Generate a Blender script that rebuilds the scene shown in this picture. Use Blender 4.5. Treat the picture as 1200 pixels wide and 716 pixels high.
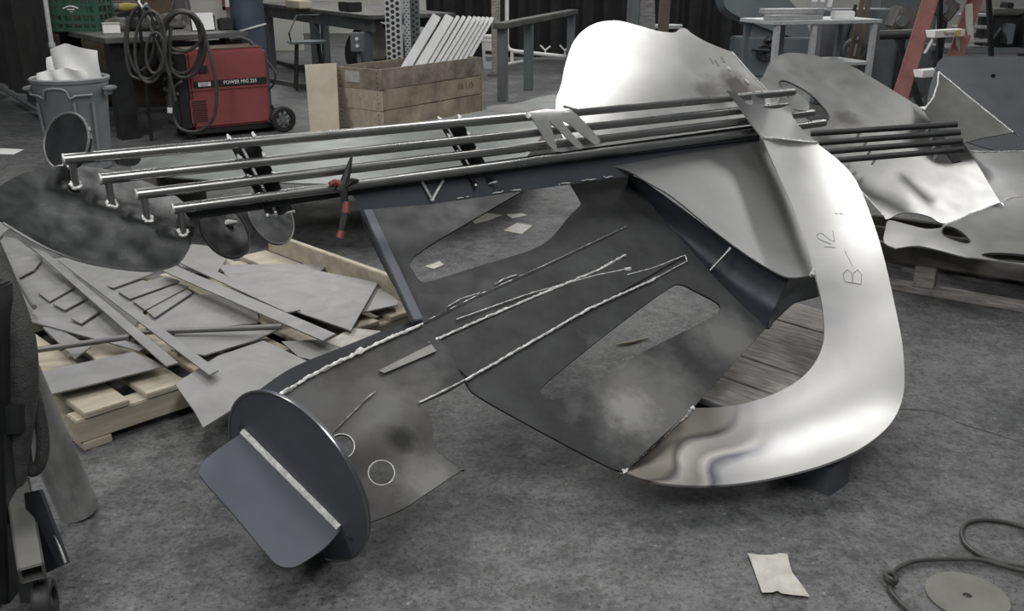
import bpy, bmesh, math, random
import numpy as np
from mathutils import Vector, Matrix, noise
from mathutils.geometry import delaunay_2d_cdt
random.seed(7)
SC = bpy.context.scene
COL = SC.collection
for o in list(bpy.data.objects): bpy.data.objects.remove(o, do_unlink=True)

# ------------------------------------------------------------------ camera
F, CX, CY, H, TH = 1100.0, 600.0, 358.0, 1.6, math.radians(20)
cam_d = bpy.data.cameras.new('camera'); cam = bpy.data.objects.new('camera', cam_d); COL.objects.link(cam)
cam.location = (0, 0, H); cam.rotation_euler = (math.radians(70), 0, 0)
cam_d.sensor_width = 36; cam_d.lens = 36*F/1200; cam_d.clip_end = 200
SC.camera = cam
# ------------------------------------------------------------------ light
w = bpy.data.worlds.new('shop_air'); SC.world = w; w.use_nodes = True
w.node_tree.nodes['Background'].inputs[0].default_value = (0.93, 0.97, 1.0, 1)
w.node_tree.nodes['Background'].inputs[1].default_value = 0.13
def area(name, loc, sx, sy, power, target=None, col=(1, .985, .96)):
    l = bpy.data.lights.new(name, 'AREA'); l.shape = 'RECTANGLE'; l.size = sx; l.size_y = sy; l.energy = power; l.color = col
    o = bpy.data.objects.new(name, l); COL.objects.link(o); o.location = loc
    if target: o.rotation_euler = (Vector(target)-Vector(loc)).to_track_quat('-Z', 'Y').to_euler()
    return o
area('ceiling_lamp', (1.05, 6.4, 5.2), 1.3, 3.8, 155)        # lamp row over the sculpture
area('ceiling_lamp', (5.7, 7.0, 5.2), .8, 1.3, 55)
area('ceiling_lamp', (-3.4, 6.4, 5.2), .6, 3.8, 140)
area('ceiling_lamp', (1.05, 12.5, 5.2), .8, 3.8, 105)
area('ceiling_lamp', (5.3, 13, 5.2), .8, 3.8, 125)
area('ceiling_lamp', (-3.4, 13, 5.2), .8, 3.8, 130)
area('ceiling_lamp', (1.05, 18.5, 5.2), .8, 3.0, 110)
area('ceiling_lamp', (5.3, 19, 5.2), .8, 3.0, 130)
area('ceiling_lamp', (-3.4, 19, 5.2), .8, 3.0, 130)
area('ceiling_lamp', (1.05, -.6, 5.2), .7, 3.4, 190)
area('ceiling_lamp', (-3.4, -.6, 5.2), .7, 3.4, 200)
SC.view_settings.view_transform = 'Standard'; SC.view_settings.look = 'None'
SC.view_settings.exposure = 0.0; SC.view_settings.gamma = 1.0; SC.view_settings.use_curve_mapping = False

# ------------------------------------------------------------------ geometry helpers
cT, sT = math.cos(TH), math.sin(TH)
CAM = Vector((0, 0, H))
def ray(px, py):
    u = (px-CX)/F; v = (CY-py)/F
    return Vector((u, cT+v*sT, -sT+v*cT))
def P(px, py, Y):
    d = ray(px, py); return CAM + d*(Y/d.y)
def PZ(px, py, z):
    d = ray(px, py); return CAM + d*((z-H)/d.z)
class Plane:
    def __init__(s, a, b, c):
        s.p = Vector(a); s.n = (Vector(b)-s.p).cross(Vector(c)-s.p).normalized()
        if s.n.dot(CAM-s.p) < 0: s.n = -s.n
    def off(s, d):
        q = Plane.__new__(Plane); q.n = s.n.copy(); q.p = s.p+s.n*d; return q
    def __call__(s, px, py):
        d = ray(px, py); return CAM + d*((s.p-CAM).dot(s.n)/d.dot(s.n))
class Fit:                      # smooth surface through measured points
    def __init__(s, pts, deg=3):
        s.deg = deg; A = []; b = []
        for px, py, Y in pts: A.append(s.row(px, py)); b.append(Y)
        s.c = np.linalg.lstsq(np.array(A), np.array(b), rcond=None)[0]
    def row(s, px, py):
        x = (px-800)/300.; y = (py-300)/300.
        return [x**i*y**j for i in range(s.deg+1) for j in range(s.deg+1-i)]
    def __call__(s, px, py):
        return P(px, py, float(np.dot(s.row(px, py), s.c)))
class Level:
    def __init__(s, z): s.z = z
    def __call__(s, px, py): return PZ(px, py, s.z)

def smooth_loop(pts, k=4, closed=True):
    n = len(pts); out = []
    rng = range(n) if closed else range(n-1)
    for i in rng:
        if closed: p0, p1, p2, p3 = pts[i-1], pts[i], pts[(i+1) % n], pts[(i+2) % n]
        else: p0, p1, p2, p3 = pts[max(i-1, 0)], pts[i], pts[i+1], pts[min(i+2, n-1)]
        for j in range(k):
            t = j/k
            q = tuple(.5*((2*b)+(-a+c)*t+(2*a-5*b+4*c-d)*t*t+(-a+3*b-3*c+d)*t**3) for a, b, c, d in zip(p0, p1, p2, p3))
            if not out or max(abs(a-b) for a, b in zip(q, out[-1])) > 1e-4: out.append(q)
    if not closed: out.append(tuple(pts[-1]))
    return out

class MB:
    def __init__(s): s.v = []; s.f = []
    def add(s, vs, fs):
        o = len(s.v); s.v += [Vector(v) for v in vs]; s.f += [tuple(i+o for i in f) for f in fs]; return s
    def box(s, c, d, m=None, bev=0):
        c = Vector(c); hx, hy, hz = d[0]/2, d[1]/2, d[2]/2
        b = min(bev, hx*.9, hy*.9, hz*.9)
        if b <= 0:
            vs = [Vector((x, y, z)) for x in (-hx, hx) for y in (-hy, hy) for z in (-hz, hz)]
            fs = [(0, 1, 3, 2), (4, 6, 7, 5), (0, 4, 5, 1), (2, 3, 7, 6), (0, 2, 6, 4), (1, 5, 7, 3)]
        else:
            bm = bmesh.new(); bmesh.ops.create_cube(bm, size=1)
            for v in bm.verts: v.co = Vector((v.co.x*d[0], v.co.y*d[1], v.co.z*d[2]))
            bmesh.ops.bevel(bm, geom=bm.edges[:], offset=b, segments=2, affect='EDGES')
            bm.verts.index_update(); vs = [v.co.copy() for v in bm.verts]; fs = [tuple(v.index for v in f.verts) for f in bm.faces]; bm.free()
        if m is not None: vs = [m @ v for v in vs]
        return s.add([v+c for v in vs], fs)
    def beam(s, a, b, wd, hg, up=(0, 0, 1), bev=0):
        a = Vector(a); b = Vector(b); z = (b-a); L = z.length; z.normalize()
        x = z.cross(Vector(up))
        if x.length < 1e-4: x = z.cross(Vector((0, 1, 0)))
        x.normalize(); y = x.cross(z)*-1; y = z.cross(x)
        m = Matrix((x, y, z)).transposed()
        return s.box((a+b)/2, (wd, hg, L), m, bev)
    def tube(s, pts, r, n=8, cap=True, closed=False, jit=0):
        pts = [Vector(p) for p in pts]; N = len(pts)
        prev = None; base = len(s.v)
        for i, p in enumerate(pts):
            if closed: t = pts[(i+1) % N]-pts[i-1]
            else: t = pts[min(i+1, N-1)]-pts[max(i-1, 0)]
            if t.length < 1e-9: t = Vector((0, 0, 1))
            t.normalize()
            if prev is None:
                a = t.cross(Vector((0, 0, 1)));
                if a.length < .1: a = t.cross(Vector((1, 0, 0)))
            else:
                a = prev-t*prev.dot(t)
            a.normalize(); prev = a; b = t.cross(a)
            rr = r[i] if isinstance(r, (list, tuple)) else r
            for k in range(n):
                q = rr*(1+(random.uniform(-jit, jit) if jit else 0)); g = 2*math.pi*k/n
                s.v.append(p+(a*math.cos(g)+b*math.sin(g))*q)
        for i in range(N if closed else N-1):
            j = (i+1) % N
            for k in range(n):
                s.f.append((base+i*n+k, base+i*n+(k+1) % n, base+j*n+(k+1) % n, base+j*n+k))
        if cap and not closed:
            s.f.append(tuple(base+k for k in reversed(range(n)))); s.f.append(tuple(base+(N-1)*n+k for k in range(n)))
        return s
    def cyl(s, a, b, r, n=20, r2=None): return s.tube([a, b], [r, r if r2 is None else r2], n)
    def lathe(s, prof, c=(0, 0, 0), n=32, sx=1, sy=1):
        base = len(s.v); c = Vector(c)
        for r, z in prof:
            for k in range(n):
                g = 2*math.pi*k/n; s.v.append(c+Vector((r*sx*math.cos(g), r*sy*math.sin(g), z)))
        for i in range(len(prof)-1):
            for k in range(n): s.f.append((base+i*n+k, base+i*n+(k+1) % n, base+(i+1)*n+(k+1) % n, base+(i+1)*n+k))
        return s
    def plate(s, outline, th, holes=(), surf=None, step=0, down=None):
        """a sheet of real thickness th whose outline lies on the surface surf"""
        loops = [list(outline)]+[list(h) for h in holes]
        V = []; E = []
        for L in loops:
            o = len(V); V += [Vector(p) for p in L]; E += [(o+i, o+(i+1) % len(L)) for i in range(len(L))]
        if step:
            xs = [p[0] for p in outline]; ys = [p[1] for p in outline]
            y = min(ys)+step/2; r = 0
            while y < max(ys):
                x = min(xs)+step*(.25+.5*(r % 2))
                while x < max(xs):
                    dm = min((math.hypot(p[0]-x, p[1]-y) for L in loops for p in L))
                    if dm > step*.55: V.append(Vector((x+random.uniform(-.1, .1), y)))
                    x += step
                y += step*.87; r += 1
        vv, ee, ff, *_ = delaunay_2d_cdt(V, E, [], 0, 1e-4)
        def inside(x, y, L):
            c = False; j = len(L)-1
            for i in range(len(L)):
                if (L[i][1] > y) != (L[j][1] > y) and x < (L[j][0]-L[i][0])*(y-L[i][1])/(L[j][1]-L[i][1])+L[i][0]: c = not c
                j = i
            return c
        def keep(f):
            x = sum(vv[i][0] for i in f)/len(f); y = sum(vv[i][1] for i in f)/len(f)
            return inside(x, y, loops[0]) and not any(inside(x, y, h) for h in loops[1:])
        ff = [f for f in ff if keep(f)]
        top = [surf(p[0], p[1]) for p in vv] if surf else [Vector((p[0], p[1], 0)) for p in vv]
        nor = [Vector((0, 0, 0)) for _ in top]
        faces = []
        for f in ff:
            n_ = Vector((0, 0, 0))
            for i in range(1, len(f)-1): n_ += (top[f[i]]-top[f[0]]).cross(top[f[i+1]]-top[f[0]])
            ref = (CAM-top[f[0]]) if surf else Vector((0, 0, 1))
            if n_.dot(ref) < 0: f = list(reversed(f)); n_ = -n_
            faces.append(tuple(f))
            for i in f: nor[i] += n_
        for n_ in nor:
            if n_.length > 0: n_.normalize()
        dv = Vector(down) if down else None
        bot = [t-(dv if dv else n_)*th for t, n_ in zip(top, nor)]
        s.add(top, faces); s.add(bot, [tuple(reversed(f)) for f in faces])
        cnt = {}
        for f in faces:
            for i in range(len(f)):
                a, b = f[i], f[(i+1) % len(f)]; cnt[(a, b)] = 1
        for (a, b) in list(cnt):
            if (b, a) not in cnt: s.add([top[a], top[b], bot[b], bot[a]], [(3, 2, 1, 0)])
        return s
    def build(s, name, mat, parent=None, local=False, smooth=True):
        off = Vector((0, 0, 0))
        if parent is not None:
            if not local:
                p = parent
                while p is not None: off += p.location; p = p.parent
        else:
            lo = Vector((min(v.x for v in s.v), min(v.y for v in s.v), min(v.z for v in s.v)))
            hi = Vector((max(v.x for v in s.v), max(v.y for v in s.v), max(v.z for v in s.v)))
            off = Vector(((lo.x+hi.x)/2, (lo.y+hi.y)/2, lo.z))
        me = bpy.data.meshes.new(name); me.from_pydata([v-off for v in s.v], [], s.f); me.validate()
        me.materials.append(mat)
        bm = bmesh.new(); bm.from_mesh(me); bmesh.ops.recalc_face_normals(bm, faces=bm.faces)
        for e in bm.edges:
            if len(e.link_faces) == 2 and e.calc_face_angle(0) > math.radians(38): e.smooth = False
        for f in bm.faces: f.smooth = smooth
        bm.to_mesh(me); bm.free()
        o = bpy.data.objects.new(name, me); COL.objects.link(o)
        if parent is not None: o.parent = parent
        else: o.location = off
        return o
def tag(o, label, cat=None, group=None, kind=None):
    o['label'] = label
    if cat: o['category'] = cat
    if group: o['group'] = group
    if kind: o['kind'] = kind
    return o
def thing(name, label, cat, loc=(0, 0, 0), rz=0, group=None):
    o = bpy.data.objects.new(name, None); COL.objects.link(o); o.empty_display_size = .1
    o.location = loc; o.rotation_euler = (0, 0, rz)
    return tag(o, label, cat, group)
def struct(name, mb, mat, label):
    o = mb.build(name, mat); o['kind'] = 'structure'; o['label'] = label; return o
def text(name, body, size, M, mat, parent, depth=.001, sx=1):
    c = bpy.data.curves.new(name, 'FONT'); c.body = body; c.size = size; c.extrude = depth; c.align_x = 'CENTER'; c.align_y = 'CENTER'
    t = bpy.data.objects.new(name, c); COL.objects.link(t)
    bpy.context.view_layer.update()
    me = bpy.data.meshes.new_from_object(t.evaluated_get(bpy.context.evaluated_depsgraph_get()))
    bpy.data.objects.remove(t, do_unlink=True); bpy.data.curves.remove(c)
    me.transform(M @ Matrix.Diagonal((sx, 1, 1, 1))); me.materials.clear(); me.materials.append(mat)
    o = bpy.data.objects.new(name, me); COL.objects.link(o); o.parent = parent; return o
def frame(x, y, o):             # 4x4 with given x / y axes
    x = Vector(x).normalized(); y = Vector(y); y = (y-x*y.dot(x)).normalized(); z = x.cross(y)
    m = Matrix((x, y, z)).transposed().to_4x4(); m.translation = Vector(o); return m

# ------------------------------------------------------------------ materials
def mat(name, col, rough=.6, metal=0., var=.25, scale=6., bump=0., rvar=.1, stretch=None, detail=6, scale2=None, col2=None, spec=None):
    m = bpy.data.materials.new(name); m.use_nodes = True; nt = m.node_tree; N = nt.nodes; L = nt.links
    b = N['Principled BSDF']; b.inputs['Metallic'].default_value = metal
    if spec is not None: b.inputs['Specular IOR Level'].default_value = spec
    tc = N.new('ShaderNodeTexCoord'); mp = N.new('ShaderNodeMapping'); L.new(tc.outputs['Object'], mp.inputs[0])
    if stretch: mp.inputs['Scale'].default_value = stretch
    n1 = N.new('ShaderNodeTexNoise'); n1.inputs['Scale'].default_value = scale; n1.inputs['Detail'].default_value = detail; n1.inputs['Roughness'].default_value = .62
    L.new(mp.outputs[0], n1.inputs['Vector'])
    r = N.new('ShaderNodeValToRGB'); r.color_ramp.elements[0].position = .3; r.color_ramp.elements[1].position = .7
    c = Vector(col); lo = c*(1-var); hi = Vector(col2) if col2 else c*(1+var)
    r.color_ramp.elements[0].color = (*lo, 1); r.color_ramp.elements[1].color = (*[min(1, q) for q in hi], 1)
    L.new(n1.outputs['Fac'], r.inputs[0]); L.new(r.outputs[0], b.inputs['Base Color'])
    n2 = N.new('ShaderNodeTexNoise'); n2.inputs['Scale'].default_value = scale2 or scale*2.3; n2.inputs['Detail'].default_value = 4
    L.new(mp.outputs[0], n2.inputs['Vector'])
    mr = N.new('ShaderNodeMapRange'); mr.inputs['From Min'].default_value = .3; mr.inputs['From Max'].default_value = .7
    mr.inputs['To Min'].default_value = max(.03, rough-rvar); mr.inputs['To Max'].default_value = min(1, rough+rvar)
    L.new(n2.outputs['Fac'], mr.inputs['Value']); L.new(mr.outputs[0], b.inputs['Roughness'])
    if bump:
        bp = N.new('ShaderNodeBump'); bp.inputs['Strength'].default_value = bump; bp.inputs['Distance'].default_value = .01
        n3 = N.new('ShaderNodeTexNoise'); n3.inputs['Scale'].default_value = scale*9; n3.inputs['Detail'].default_value = 5
        L.new(mp.outputs[0], n3.inputs['Vector']); L.new(n3.outputs['Fac'], bp.inputs['Height']); L.new(bp.outputs[0], b.inputs['Normal'])
    return m
M = {}
M['bright'] = mat('bare_bright_steel', (.5, .5, .498), .42, 1, .07, 5, .0, .03)
M['armb'] = mat('satin_bare_steel', (.53, .53, .528), .5, 1, .06, 5, .0, .03)
M['handm'] = mat('pale_hand_steel', (.5, .5, .498), .42, .6, .06, 5)
M['dark'] = mat('mill_scale_steel', (.036, .037, .039), .5, .4, .4, 6, .0, .07, spec=.35)
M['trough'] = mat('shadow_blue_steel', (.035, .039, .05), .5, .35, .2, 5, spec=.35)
M['blue'] = mat('blue_grey_steel', (.088, .096, .116), .5, .25, .12, 5, .0, .04)
M['head'] = mat('smoky_polished_steel', (.12, .122, .124), .24, .95, .5, 7, .0, .08)
M['rod'] = mat('drawn_steel_rod', (.36, .36, .355), .3, 1, .12, 4, 0, .05)
M['weld'] = mat('weld_metal', (.72, .72, .71), .38, .55, .3, 60, .4, .1)
M['sheet'] = mat('grey_green_sheet', (.2, .215, .21), .42, .6, .25, 3, .0, .08)
M['scrap'] = mat('cut_steel_offcut', (.265, .265, .262), .5, .4, .16, 6, .0, .08)
M['scrapd'] = mat('dark_cut_offcut', (.2, .2, .2), .5, .6, .2, 5, .03, .08)
M['mid0'] = mat('grey_backing_steel', (.2, .2, .195), .5, .6, .1, 6)
M['edge'] = mat('black_edge_steel', (.035, .037, .042), .55, .6, .2, 6)
M['mark'] = mat('grease_pencil', (.25, .25, .25), .7, .2, .1, 30)
M['wood'] = mat('raw_pine', (.42, .38, .30), .75, 0, .2, 3, .15, .08, stretch=(1, 6, 6))
M['crate'] = mat('aged_crate_pine', (.27, .235, .18), .8, 0, .5, 3.2, .15, .08)
M['scorch'] = mat('scorched_crate_pine', (.2, .175, .14), .8, 0, .65, 4.5, .15, .08)
M['ply'] = mat('plywood', (.42, .375, .29), .75, 0, .18, 3, .1)
M['greywood'] = mat('weathered_board', (.25, .24, .225), .8, 0, .55, 7, .2, .1, stretch=(1.2, 7, 7))
M['darkwood'] = mat('grimy_timber', (.11, .105, .095), .8, 0, .4, 6, .2)
M['floorm'] = None
M['black'] = mat('black_rubber', (.018, .018, .019), .55, 0, .2, 8)
M['blackm'] = mat('black_painted_steel', (.03, .031, .033), .42, .3, .3, 8, .05)
M['hose'] = mat('dirty_hose_rubber', (.06, .06, .06), .6, 0, .4, 25, .4)
M['cable'] = mat('cable_jacket', (.05, .05, .048), .5, 0, .3, 20)
M['red'] = mat('welder_red', (.25, .066, .07), .45, .1, .14, 3)
M['redf'] = mat('ladder_fibreglass_red', (.21, .085, .074), .6, 0, .2, 8)
M['redh'] = mat('red_grip', (.22, .05, .055), .5, 0, .15, 10)
M['white'] = mat('white_plastic', (.78, .78, .78), .5, 0, .06, 6)
M['paper'] = mat('scuffed_paper', (.46, .45, .41), .8, 0, .22, 18)
M['film'] = mat('white_foam_film', (.9, .9, .9), .5, 0, .04, 6)
M['grey'] = mat('grey_plastic', (.215, .225, .235), .6, 0, .14, 5, .05)
M['green'] = mat('green_crate_plastic', (.03, .085, .06), .5, 0, .15, 6)
M['bluep'] = mat('blue_column_paint', (.06, .073, .105), .45, .1, .35, 3, .08)
M['steelg'] = mat('grey_painted_steel', (.15, .165, .175), .5, .2, .15, 4)
M['machine'] = mat('machine_grey_blue', (.12, .14, .15), .5, .1, .14, 2)
M['galv'] = mat('galvanised_steel', (.55, .57, .58), .45, .35, .15, 30)
M['alu'] = mat('aluminium_profile', (.5, .505, .51), .42, .5, .1, 20)
M['tableg'] = mat('grimy_bench_top', (.1, .1, .095), .6, .2, .4, 5, .1)
M['wall'] = mat('old_white_wall', (.52, .52, .49), .8, 0, .18, 1.2, .1)
M['curtain'] = mat('black_curtain', (.012, .012, .013), .8, 0, .3, 3)
M['curt2'] = mat('dark_partition', (.045, .044, .042), .7, 0, .5, 2.2, .1)
M['yellow'] = mat('yellow_tool', (.4, .33, .1), .5, 0, .1, 6)
M['cloth'] = mat('beige_cloth', (.5, .47, .4), .9, 0, .2, 9, .2)
M['brown'] = mat('brown_board', (.13, .1, .075), .8, 0, .3, 5)
M['concrete_step'] = mat('kerb_concrete', (.4, .38, .31), .9, 0, .2, 3, .2)

def floor_mat():
    m = bpy.data.materials.new('shop_concrete'); m.use_nodes = True; nt = m.node_tree; N = nt.nodes; L = nt.links; b = N['Principled BSDF']
    tc = N.new('ShaderNodeTexCoord')
    def nz(sc, det, ro=.6):
        n = N.new('ShaderNodeTexNoise'); n.inputs['Scale'].default_value = sc; n.inputs['Detail'].default_value = det; n.inputs['Roughness'].default_value = ro
        L.new(tc.outputs['Object'], n.inputs['Vector']); return n
    def ramp(src, p0, c0, p1, c1):
        r = N.new('ShaderNodeValToRGB'); e = r.color_ramp.elements; e[0].position = p0; e[1].position = p1; e[0].color = (*c0, 1); e[1].color = (*c1, 1)
        L.new(src, r.inputs[0]); return r
    a = ramp(nz(1.3, 9, .72).outputs[0], .33, (.058, .06, .0625), .68, (.146, .148, .15))
    s = ramp(nz(16, 10, .78).outputs[0], .4, (.4, .4, .4), .56, (1.12, 1.12, 1.12))
    mx = N.new('ShaderNodeMix'); mx.data_type = 'RGBA'; mx.blend_type = 'MULTIPLY'; mx.inputs[0].default_value = .8
    L.new(a.outputs[0], mx.inputs[6]); L.new(s.outputs[0], mx.inputs[7])
    sp = ramp(nz(60, 3, .5).outputs[0], .66, (0, 0, 0), .74, (1, 1, 1))
    mx2 = N.new('ShaderNodeMix'); mx2.data_type = 'RGBA'; mx2.inputs[7].default_value = (.3, .29, .27, 1)
    ml = N.new('ShaderNodeMath'); ml.operation = 'MULTIPLY'; ml.inputs[1].default_value = .6; L.new(sp.outputs[0], ml.inputs[0])
    L.new(ml.outputs[0], mx2.inputs[0]); L.new(mx.outputs[2], mx2.inputs[6])
    dk = ramp(nz(60, 6, .85).outputs[0], .38, (.25, .25, .25), .5, (1.12, 1.12, 1.12))
    mx3 = N.new('ShaderNodeMix'); mx3.data_type = 'RGBA'; mx3.blend_type = 'MULTIPLY'; mx3.inputs[0].default_value = 1
    L.new(mx2.outputs[2], mx3.inputs[6]); L.new(dk.outputs[0], mx3.inputs[7]); L.new(mx3.outputs[2], b.inputs['Base Color'])
    rr = ramp(nz(3, 6).outputs[0], .3, (.5, .5, .5), .7, (.75, .75, .75)); L.new(rr.outputs[0], b.inputs['Roughness'])
    bp = N.new('ShaderNodeBump'); bp.inputs['Strength'].default_value = .35; bp.inputs['Distance'].default_value = .006
    L.new(nz(24, 8, .7).outputs[0], bp.inputs['Height']); L.new(bp.outputs[0], b.inputs['Normal'])
    return m
M['floorm'] = floor_mat()

# ------------------------------------------------------------------ the setting
fl = MB().box((0, 10, -.05), (40, 34, .1)); floor = struct('floor', fl, M['floorm'], 'worn grey concrete workshop floor')
crk = [PZ(860, 470, .001), PZ(905, 476, .001), PZ(1000, 479, .001), PZ(1090, 480, .001), PZ(1125, 496, .001), PZ(1160, 506, .001), PZ(1200, 519, .001), PZ(1260, 535, .001)]
cm = MB(); vs = []
for i, p in enumerate(smooth_loop([tuple(q) for q in crk], 16, False)):
    p = Vector(p); p = p+Vector((0, .02*noise.noise(p*6), 0)); wv = max(.0008, .003+.004*noise.noise(p*9)); vs += [p+Vector((0, wv, 0)), p+Vector((0, -wv, 0))]
cm.add(vs, [(2*i, 2*i+1, 2*i+3, 2*i+2) for i in range(len(vs)//2-1)])
o = cm.build('floor_crack', M['black'], floor)
wb = MB().box((0, 24, 2.5), (40, .2, 5)); struct('wall_back', wb, M['wall'], 'pale painted back wall of the workshop')

# ================================================================== the big steel sculpture in front
SCU = thing('steel_sculpture', 'large welded steel guitar-player sculpture lying across the floor in front, bright curved arm', 'sculpture', (0, 2.9, 0))
# ---- rods (the strings of the instrument)
rodL = [P(75, 187, 2.70), P(118, 210, 2.73), P(160, 228, 2.765), P(203, 245, 2.795)]
rodR = [P(930, 108, 4.26), P(942, 121.5, 4.27), P(953, 132.5, 4.28), P(966, 144, 4.29)]
RP = Plane(rodL[0], rodL[3], (rodR[0]+rodR[3])/2)
HEADP = Plane.__new__(Plane); HEADP.p = (rodL[0]+rodL[3])/2-Vector((0, 0, .077)); HEADP.n = Vector((.587, -.43, .685)).normalized()
for i in range(4):
    a, b = rodL[i], rodR[i]
    r = .0165
    ro = MB().tube([a, b], r, 16).build('string_rod', M['rod'], SCU)
    d = (b-a).normalized(); ft = a+d*.02
    foot = ft-Vector((0, 0, .077))
    st = MB().tube([foot, ft], .0105, 12).build('standoff', M['rod'], ro)
    wl = MB()
    for k in range(16):
        g = k/16*6.283; e1 = (d-HEADP.n*d.dot(HEADP.n)).normalized(); e2 = HEADP.n.cross(e1)
        c = foot+HEADP.n*.003+(e1*math.cos(g)+e2*math.sin(g))*.0135*random.uniform(.8, 1.2)
        wl.tube([c-Vector((0, 0, .006)), c, c+Vector((0, 0, .005))], [.003, .006*random.uniform(.7, 1.3), .002], 6)
    wl.build('weld_bead', M['weld'], ro)['kind'] = 'stuff'
    wl = MB(); wl.tube([a-d*.004, a+d*.001], .0175, 14); wl.build('end_weld', M['weld'], ro)
# ---- headstock
hs = [(-14, 240), (-4, 222), (20, 206), (50, 197), (90, 194), (140, 202), (200, 226), (222, 246), (229, 262), (222, 288), (208, 308), (180, 316), (145, 314), (100, 306), (60, 292), (30, 276), (4, 260)]
MB().plate(smooth_loop(hs, 4), .008, surf=HEADP).build('headstock', M['head'], SCU)
hw = smooth_loop([(4, 260, 0), (30, 276, 0), (60, 292, 0), (100, 306, 0), (145, 314, 0), (180, 316, 0), (208, 308, 0), (222, 288, 0)], 3, False)
MB().tube([HEADP(p[0], p[1])-HEADP.n*.004 for p in hw], .0045, 6).build('edge_bead', M['rod'], SCU)
def disc(cx, cy, a, b, ang, surf, th, name, m, parent, n=40):
    ca, sa = math.cos(ang), math.sin(ang)
    ol = [(cx+a*math.cos(t)*ca-b*math.sin(t)*sa, cy+a*math.cos(t)*sa+b*math.sin(t)*ca) for t in [2*math.pi*k/n for k in range(n)]]
    return MB().plate(ol, th, surf=surf).build(name, m, parent), ol
# tuner discs
T1 = Plane(P(75, 185, 2.78), P(55, 160, 2.86), P(95, 140, 2.80))
t1, ol1 = disc(78, 166, 34, 25.5, math.radians(-76), T1, .012, 'tuner_disc', M['head'], SCU)
MB().tube([T1(*p) for p in ol1], .004, 6, closed=True).build('edge_bead', M['mid0'], t1)
T2 = HEADP.off(-.03)
t2, ol2 = disc(263, 270, 36, 24, math.radians(52), T2, .01, 'tuner_disc', M['head'], SCU)
MB().tube([T2(*p) for p in ol2], .004, 6, closed=True).build('edge_bead', M['dark'], t2)
T3 = HEADP.off(-.02)
t3, ol3 = disc(317, 253, 36, 23, math.radians(58), T3, .01, 'tuner_disc', M['head'], SCU)
MB().tube([T3(*p) for p in ol3], .003, 6, closed=True).build('edge_bead', M['mid0'], t3)
T4 = Plane(P(150, 178, 3.0), P(165, 182, 3.05), P(150, 190, 2.98))
disc(151, 186, 14, 9, 0, T4, .01, 'tuner_disc', M['head'], SCU)
for c, s_ in (((77, 196), T1), ((268, 262), T2)):
    p = s_(*c); MB().tube([p-Vector((.03, 0, 0)), p, p+Vector((.03, 0, .005))], [.004, .012, .005], 7, jit=.3).build('weld_bead', M['weld'], SCU)
# ---- neck
NP = RP.off(-.03)
nk = [(215, 246), (320, 228), (420, 211), (640, 180), (890, 146), (890, 164), (640, 196), (430, 226), (225, 258)]
MB().plate(nk, .012, surf=NP).build('neck_plate', M['dark'], SCU)
d_rod = (rodR[3]-rodL[3]).normalized()
def on_rod(i, px):           # point of rod i seen at column px
    a, d = rodL[i], (rodR[i]-rodL[i]); u = (px-CX)/F
    f = lambda t: (lambda q: q.x/(q.y*cT-(q.z-H)*sT)-u)(a+d*t)
    lo, hi = -.2, 1.2
    for _ in range(40):
        m_ = (lo+hi)/2
        if f(lo)*f(m_) <= 0: hi = m_
        else: lo = m_
    return a+d*lo
BF = Plane(on_rod(3, 430)-RP.n*.03, on_rod(3, 880)-RP.n*.03, on_rod(3, 600)-RP.n*.03+Vector((.02, -.03, -.3)))
bf = [(412, 226), (500, 215), (640, 195), (760, 177), (890, 160), (890, 178), (800, 195), (740, 206), (640, 220), (500, 240), (425, 246)]
MB().plate(bf, .014, surf=BF).build('neck_beam', M['blue'], SCU)
# frets: inverted angle bars crossing beneath the rods, with V ends
def fret(px_top, px_bot, name='fret_bar'):
    a = on_rod(0, px_top)-RP.n*.02-d_rod*.0; b = on_rod(3, px_bot)-RP.n*.02
    e = (b-a).normalized(); b = b+e*.06; a = a-e*.02
    mb = MB(); c = -RP.n*.045
    mb.beam((a+d_rod*.025+c*.4), (b+d_rod*.025+c*.4), .005, .055, up=RP.n+d_rod*.9)
    mb.beam((a-d_rod*.025+c*.4), (b-d_rod*.025+c*.4), .005, .055, up=RP.n-d_rod*.9)
    o = mb.build(name, M['dark'], SCU)
    wl = MB()
    tip = b+c*1.1
    for s_ in (-1, 1): wl.tube([tip, (tip+b+d_rod*.045*s_)/2, b+d_rod*.045*s_+RP.n*.01], .0045, 6, jit=.2)
    wl.tube([tip-Vector((0, 0, .008)), tip, tip+Vector((0, 0, .01))], [.005, .011, .006], 7, jit=.2)
    for i in range(4):
        t = i/3; q = a.lerp(b-e*.06, t)
        for s_ in (-1, 1): wl.tube([q+d_rod*.04*s_-e*.015+RP.n*.008, q+d_rod*.04*s_+RP.n*.012, q+d_rod*.04*s_+e*.015+RP.n*.008], [.003, .008, .003], 6, jit=.3)
    wl.build('weld_bead', M['weld'], o)['kind'] = 'stuff'
fret(288, 320); fret(532, 562)
v0 = BF(505, 234)+BF.n*.012; wl = MB()
wl.tube([v0, BF(493, 213)+BF.n*.012], .0045, 6, jit=.2).tube([v0, BF(518, 211)+BF.n*.012], .0045, 6, jit=.2)
wl.tube([v0-Vector((0, 0, .008)), v0, v0+Vector((0, 0, .008))], [.004, .01, .004], 7); wl.build('weld_bead', M['weld'], SCU)['kind'] = 'stuff'
wl = MB()
for i in range(16):
    t = random.random(); x = 515+t*220; y = 237-(x-500)*.14+random.uniform(-1, 1)
    p = BF(x, y)+BF.n*.006; l = random.uniform(.004, .02)
    wl.tube([p-d_rod*l, p, p+d_rod*l], [.0015, .0035, .0015], 6, jit=.3)
wl.build('weld_bead', M['weld'], SCU)['kind'] = 'stuff'
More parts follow.
